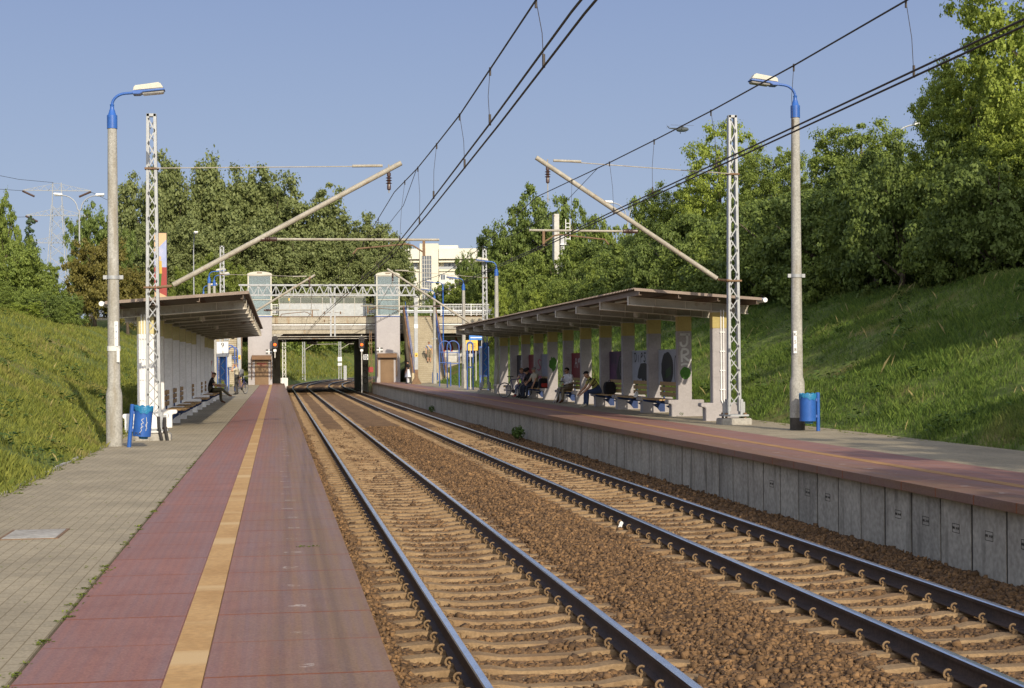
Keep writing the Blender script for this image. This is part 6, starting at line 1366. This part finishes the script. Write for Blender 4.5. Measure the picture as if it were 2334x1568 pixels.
jeans = cloth('jeans', (.05, .075, .16)); jeansd = cloth('dark jeans', (.03, .035, .055)); white_c = cloth('cloth white', (.70, .70, .74), .9); khaki = cloth('cloth khaki', (.22, .18, .12)); lil = cloth('cloth mauve', (.22, .18, .24)); pale = cloth('pale trousers', (.30, .32, .40)); reds = cloth('red sandal', (.45, .05, .04)); tee = cloth('dark tee', (.05, .05, .065)); sho = cloth('shoe black', (.02, .02, .02))
def pattern(nm, a, b, kind):
    m = cloth(nm, a); t = m.node_tree; N = t.nodes; L = t.links; tc = N.new('ShaderNodeTexCoord'); bs = N['Principled BSDF']; src = bs.inputs['Base Color'].links[0].from_socket; sx = N.new('ShaderNodeSeparateXYZ'); L.new(tc.outputs['Object'], sx.inputs[0])
    def band(ax, f, th):
        q = N.new('ShaderNodeMath'); q.operation = 'MULTIPLY'; q.inputs[1].default_value = f; L.new(sx.outputs[ax], q.inputs[0]); r_ = N.new('ShaderNodeMath'); r_.operation = 'FRACT'; L.new(q.outputs[0], r_.inputs[0]); c = N.new('ShaderNodeMath'); c.operation = 'LESS_THAN'; c.inputs[1].default_value = th; L.new(r_.outputs[0], c.inputs[0]); return c.outputs[0]
    if kind == 'stripe':
        # bands lie square to the leaning back
        q = N.new('ShaderNodeVectorMath'); q.operation = 'DOT_PRODUCT'; q.inputs[1].default_value = (0, .75, .66); L.new(tc.outputs['Object'], q.inputs[0]); m1 = N.new('ShaderNodeMath'); m1.operation = 'MULTIPLY'; m1.inputs[1].default_value = 9; L.new(q.outputs['Value'], m1.inputs[0]); fr = N.new('ShaderNodeMath'); fr.operation = 'FRACT'; L.new(m1.outputs[0], fr.inputs[0]); c = N.new('ShaderNodeMath'); c.operation = 'LESS_THAN'; c.inputs[1].default_value = .32; L.new(fr.outputs[0], c.inputs[0]); f = c.outputs[0]
    else:
        A_, B_ = band(0, 11, .5), band(2, 11, .5); q = N.new('ShaderNodeMath'); q.operation = 'ADD'; L.new(A_, q.inputs[0]); L.new(B_, q.inputs[1]); h_ = N.new('ShaderNodeMath'); h_.operation = 'MULTIPLY'; h_.inputs[1].default_value = .48; L.new(q.outputs[0], h_.inputs[0]); f = h_.outputs[0]
    mx = N.new('ShaderNodeMix'); mx.data_type = 'RGBA'; L.new(f, mx.inputs[0]); L.new(src, mx.inputs[6]); mx.inputs[7].default_value = (*b, 1); L.new(mx.outputs[2], bs.inputs['Base Color']); return m
strp = pattern('striped shirt', (.48, .44, .13), (.03, .035, .03), 'stripe'); chk = pattern('checked shirt', (.55, .58, .66), (.03, .05, .2), 'check')
gper = 'people waiting on the platforms'
# left platform
P1, _ = person('man in black shirt and olive trousers reading a newspaper under the left shelter', (-2.86, 65.2, 0), R(-90), sit(.12, look=(.75, .6, -.1), wrL=(-.12, .40, .74), wrR=(.14, .40, .74), knR=(.02, .52, .62), anR=(-.14, .78, .36), toeR=(-.16, .95, .30)), blk, olive, brn, 'dark', group=gper)
tag(MB().prism([(-.30, .0), (.0, -.03), (.30, .0), (.30, .015), (.0, -.012), (-.30, .015)], 'y', -.2, .2).obj('newspaper', 'paper', None, loc=(-2.38, 65.2, .77)), 'open newspaper on the lap of the man in black', 'newspaper'); bpy.data.objects['newspaper'].rotation_euler = (R(0), R(12), R(90))
P2, _ = person('man in cream shirt standing on the left platform with a hand to his forehead', (-2.2, 83.5, 0), R(75), stand(elL=(-.30, .20, 1.30), wrL=(-.10, .16, 1.60), elR=(.27, -.08, 1.14), wrR=(.22, .10, .96), look=(0, 1, -.25)), crm, dgrey, sho, 'grey', group=gper)
bp = MB(); bp.prism([(-.15, .0), (.15, .0), (.16, .30), (.10, .44), (-.10, .44), (-.16, .30)], 'y', -.09, .09); o = bp.obj('backpack', cloth('bag grey', (.17, .17, .18)), None, bevel=.04, loc=(-1.95, 83.43, .98)); o.rotation_euler = (R(6), 0, R(75)); tag(o, 'grey backpack on the back of the standing man', 'backpack')
MB().box(-.1, .1, -.115, -.095, .05, .2).obj('pocket', dgrey, o, bevel=.02)
# stairs
P3, M3 = person('young man in blue checked shirt and shorts walking down the right stairs', (12.2, 120.85, 1.66), R(180), stand(knR=(.10, .10, .52), anR=(.11, .10, .12), toeR=(.13, .28, .05), knL=(-.10, .04, .50)), chk, khaki, sho, 'brown', shorts=True)
b = MB(); strokes([[(-.16, 1.44), (-.02, 1.28), (.14, 1.08)]], .05, Matrix.Translation((0, .165, 0)) @ Matrix.Rotation(math.pi, 4, 'Z'), b); b.obj('bag_strap', 'signy', P3)
# right shelter
P4, _ = person('woman in mauve top and pale trousers sitting with her back half turned beside the bicycle', (11.05, 66.4, PR), R(125), sit(.16, look=(-.3, 1, -.1)), lil, pale, reds, 'fair', 'none', group=gper)
P5, _ = person('man in dark tee shirt seated behind the bicycle, facing the camera', (11.1, 65.3, PR), R(110), sit(.1, look=(.9, .6, 0)), tee, jeansd, sho, 'dark', group=gper)
P6, _ = person('seated person in black with a cap, between the dark tee shirt and the cream shirt', (11.05, 64.4, PR), R(100), sit(.22, look=(.9, .5, -.1)), blk, jeansd, sho, 'dark', 'long', group=gper)
cp = MB().lathe([(.102, .0), (.10, .06), (.07, .10), (.02, .115)], (0, -.01, .045), 14, _).prism([(-.07, .05), (.07, .05), (.05, .17), (-.05, .17)], 'z', .05, .062, _).obj('cap', blk, P6)
P7, _ = person('balding man in cream shirt with sunglasses seated at the end of the bicycle group', (10.95, 63.3, PR), R(110), sit(.02, look=(1, .55, 0), wrL=(-.2, .22, .55)), crm, jeansd, sho, 'grey', group=gper, bald=True, glasses=True)
P8, _ = person('man in white shirt with sunglasses looking down, crutches before him', (11.08, 56.4, PR), R(125), sit(.06, look=(.25, 1, -.55), wrL=(-.08, .36, .72), elL=(-.26, .12, .8), wrR=(.02, .30, .98), elR=(.26, .14, .86)), white_c, khaki, brn, 'dark', 'long', group=gper, glasses=True)
P9, _ = person('man in yellow and black striped shirt leaning forward on his bench', (11.0, 50.55, PR), R(96), sit(.34, look=(-.2, 1, -.1), wrL=(-.22, .70, .48), elL=(-.26, .44, .70), wrR=(.16, .66, .50), elR=(.25, .42, .70)), strp, jeans, crm, 'dark', group=gper)
P10, _ = person('person in dark top and white skirt behind the brown stair panel', (9.95, 114.8, PR), R(60), stand(), blk, white_c, sho, 'dark')
MB().lathe([(.16, .98), (.2, .7), (.25, .52), (.24, .52), (.15, .95)], n=16).obj('skirt', white_c, P10)
def soft_bag(label, loc, sx, sy, sz, m, rz=0., m2=None):
    b = MB(); b.prism([(-sx, 0), (sx, 0), (sx * 1.05, sz * .6), (sx * .75, sz), (-sx * .75, sz), (-sx * 1.05, sz * .6)], 'y', -sy, sy); o = b.obj('backpack', m, None, bevel=.03, loc=loc); o.rotation_euler = (0, 0, rz); tag(o, label, 'bag')
    MB().box(-sx * .7, sx * .7, -sy - .035, -sy + .01, .04, sz * .5).obj('pocket', m2 or m, o, bevel=.02); MB().tube([(-.04, 0, sz - .01), (-.03, 0, sz + .05), (.03, 0, sz + .05), (.04, 0, sz - .01)], .01, 6).obj('handle', m, o); return o
soft_bag('black backpack on the bench behind the man in the striped shirt', (11.2, 49.8, PR + .465), .19, .12, .42, blk, R(10)); soft_bag('black and red backpack beside the man in the cream shirt', (11.2, 62.6, PR + .465), .2, .12, .42, blk, R(10), reds); soft_bag('black shoulder bag beside the man in the white shirt', (11.2, 57.1, PR + .465), .17, .1, .40, blk, R(20))
cr_ = thing('crutches', 'pair of grey metal crutches leaning in front of the man in the white shirt', 'crutches', (0, 0, PR))
for k in range(2):
    a, b_ = Vector((10.35 + .07 * k, 55.7, .01)), Vector((10.72 + .05 * k, 56.15, .82)); MB().tube([a, b_], .015, 8).tube([b_, b_ + (b_ - a).normalized() * .12 + Vector((.03, 0, 0))], .013, 8).obj('shaft', 'galv', cr_); MB().tube([b_ - Vector((.06, .05, .0)), b_ + Vector((.06, .05, 0))], .016, 8).obj('grip', 'black', cr_)
# ------------------------------------------------------------------ bicycles (frame along +x)
def bicycle(label, loc, rz):
    t = thing('bicycle', label, 'bicycle', loc, rz)
    for x in (-.52, .52):
        w_ = MB(); w_.tube([(x + .325 * math.cos(a), 0, .345 + .325 * math.sin(a)) for a in np.linspace(0, 6.2832, 29)], .018, 8, False); wl = w_.obj('wheel', 'black', t)
        r_ = MB(); r_.tube([(x + .303 * math.cos(a), 0, .345 + .303 * math.sin(a)) for a in np.linspace(0, 6.2832, 29)], .010, 6, False); r_.obj('rim', 'galv', wl)
        s_ = MB()
        for k in range(18): a = 6.283 * k / 18; s_.bar((x, .02 * (-1) ** k, .345), (x + .3 * math.cos(a), 0, .345 + .3 * math.sin(a)), .003)
        s_.lathe([(.022, -.035), (.022, .035)], n=10, M=Matrix.Translation((x, 0, .345)) @ Matrix.Rotation(R(90), 4, 'X')); s_.obj('spokes', 'galv', wl)
    f = MB(); bb, st, hdt, hdb, rh, fh = (-.05, 0, .30), (-.20, 0, .80), (.34, 0, .86), (.37, 0, .72), (-.52, 0, .345), (.52, 0, .345)
    for a, b_ in ((bb, st), (st, hdt), (bb, hdb), (hdt, hdb)): f.tube([a, b_], .018, 8)
    for s in (-1, 1):
        o_ = Vector((0, s * .05, 0)); f.tube([Vector(bb) + o_ * .6, Vector(rh) + o_], .011, 6).tube([Vector(st) + o_ * .4, Vector(rh) + o_], .009, 6).tube([Vector(hdb) + o_ * .7, Vector(fh) + o_], .013, 6)
    f.obj('frame', cloth('bike frame', (.06, .06, .16)) if 'bike frame' not in bpy.data.materials else bpy.data.materials['bike frame'], t)
    MB().prism([(-.36, -.07), (-.2, -.06), (-.07, -.015), (-.07, .015), (-.2, .06), (-.36, .07)], 'z', .93, .97).tube([(-.20, 0, .78), (-.215, 0, .93)], .014, 8).obj('saddle', 'black', t, bevel=.01)
    MB().tube([(.34, 0, .84), (.33, 0, .98), (.40, 0, 1.0)], .014, 8).tube([(.33, -.29, 1.03), (.40, -.12, 1.0), (.40, .12, 1.0), (.33, .29, 1.03)], .013, 8).obj('handlebar', 'galv', t)
    MB().lathe([(.09, -.006), (.09, .006)], n=18, M=Matrix.Translation((-.05, -.05, .30)) @ Matrix.Rotation(R(90), 4, 'X')).tube([(-.05, -.06, .30), (.06, -.08, .17)], .01, 6).tube([(-.05, .06, .30), (-.16, .08, .43)], .01, 6).box(.02, .1, -.15, -.07, .155, .18).box(-.2, -.12, .07, .15, .42, .445).obj('crankset', 'black', t)
    for x, z in ((.52, .50), (-.52, .5)): MB().box(x - .03, x + .03, -.008, .008, z - .02, z + .02).obj('reflector', 'signy', t)
    MB().tube([(-.1, .05, .3), (-.15, .2, .02)], .01, 6).obj('kickstand', 'galv', t)
    return t
bicycle('dark blue bicycle parked in front of the seated group under the right shelter', (10.35, 65.0, PR), R(-38)); bicycle('bicycle standing half hidden behind the standing man on the left platform', (-2.0, 85.2, 0), R(65))
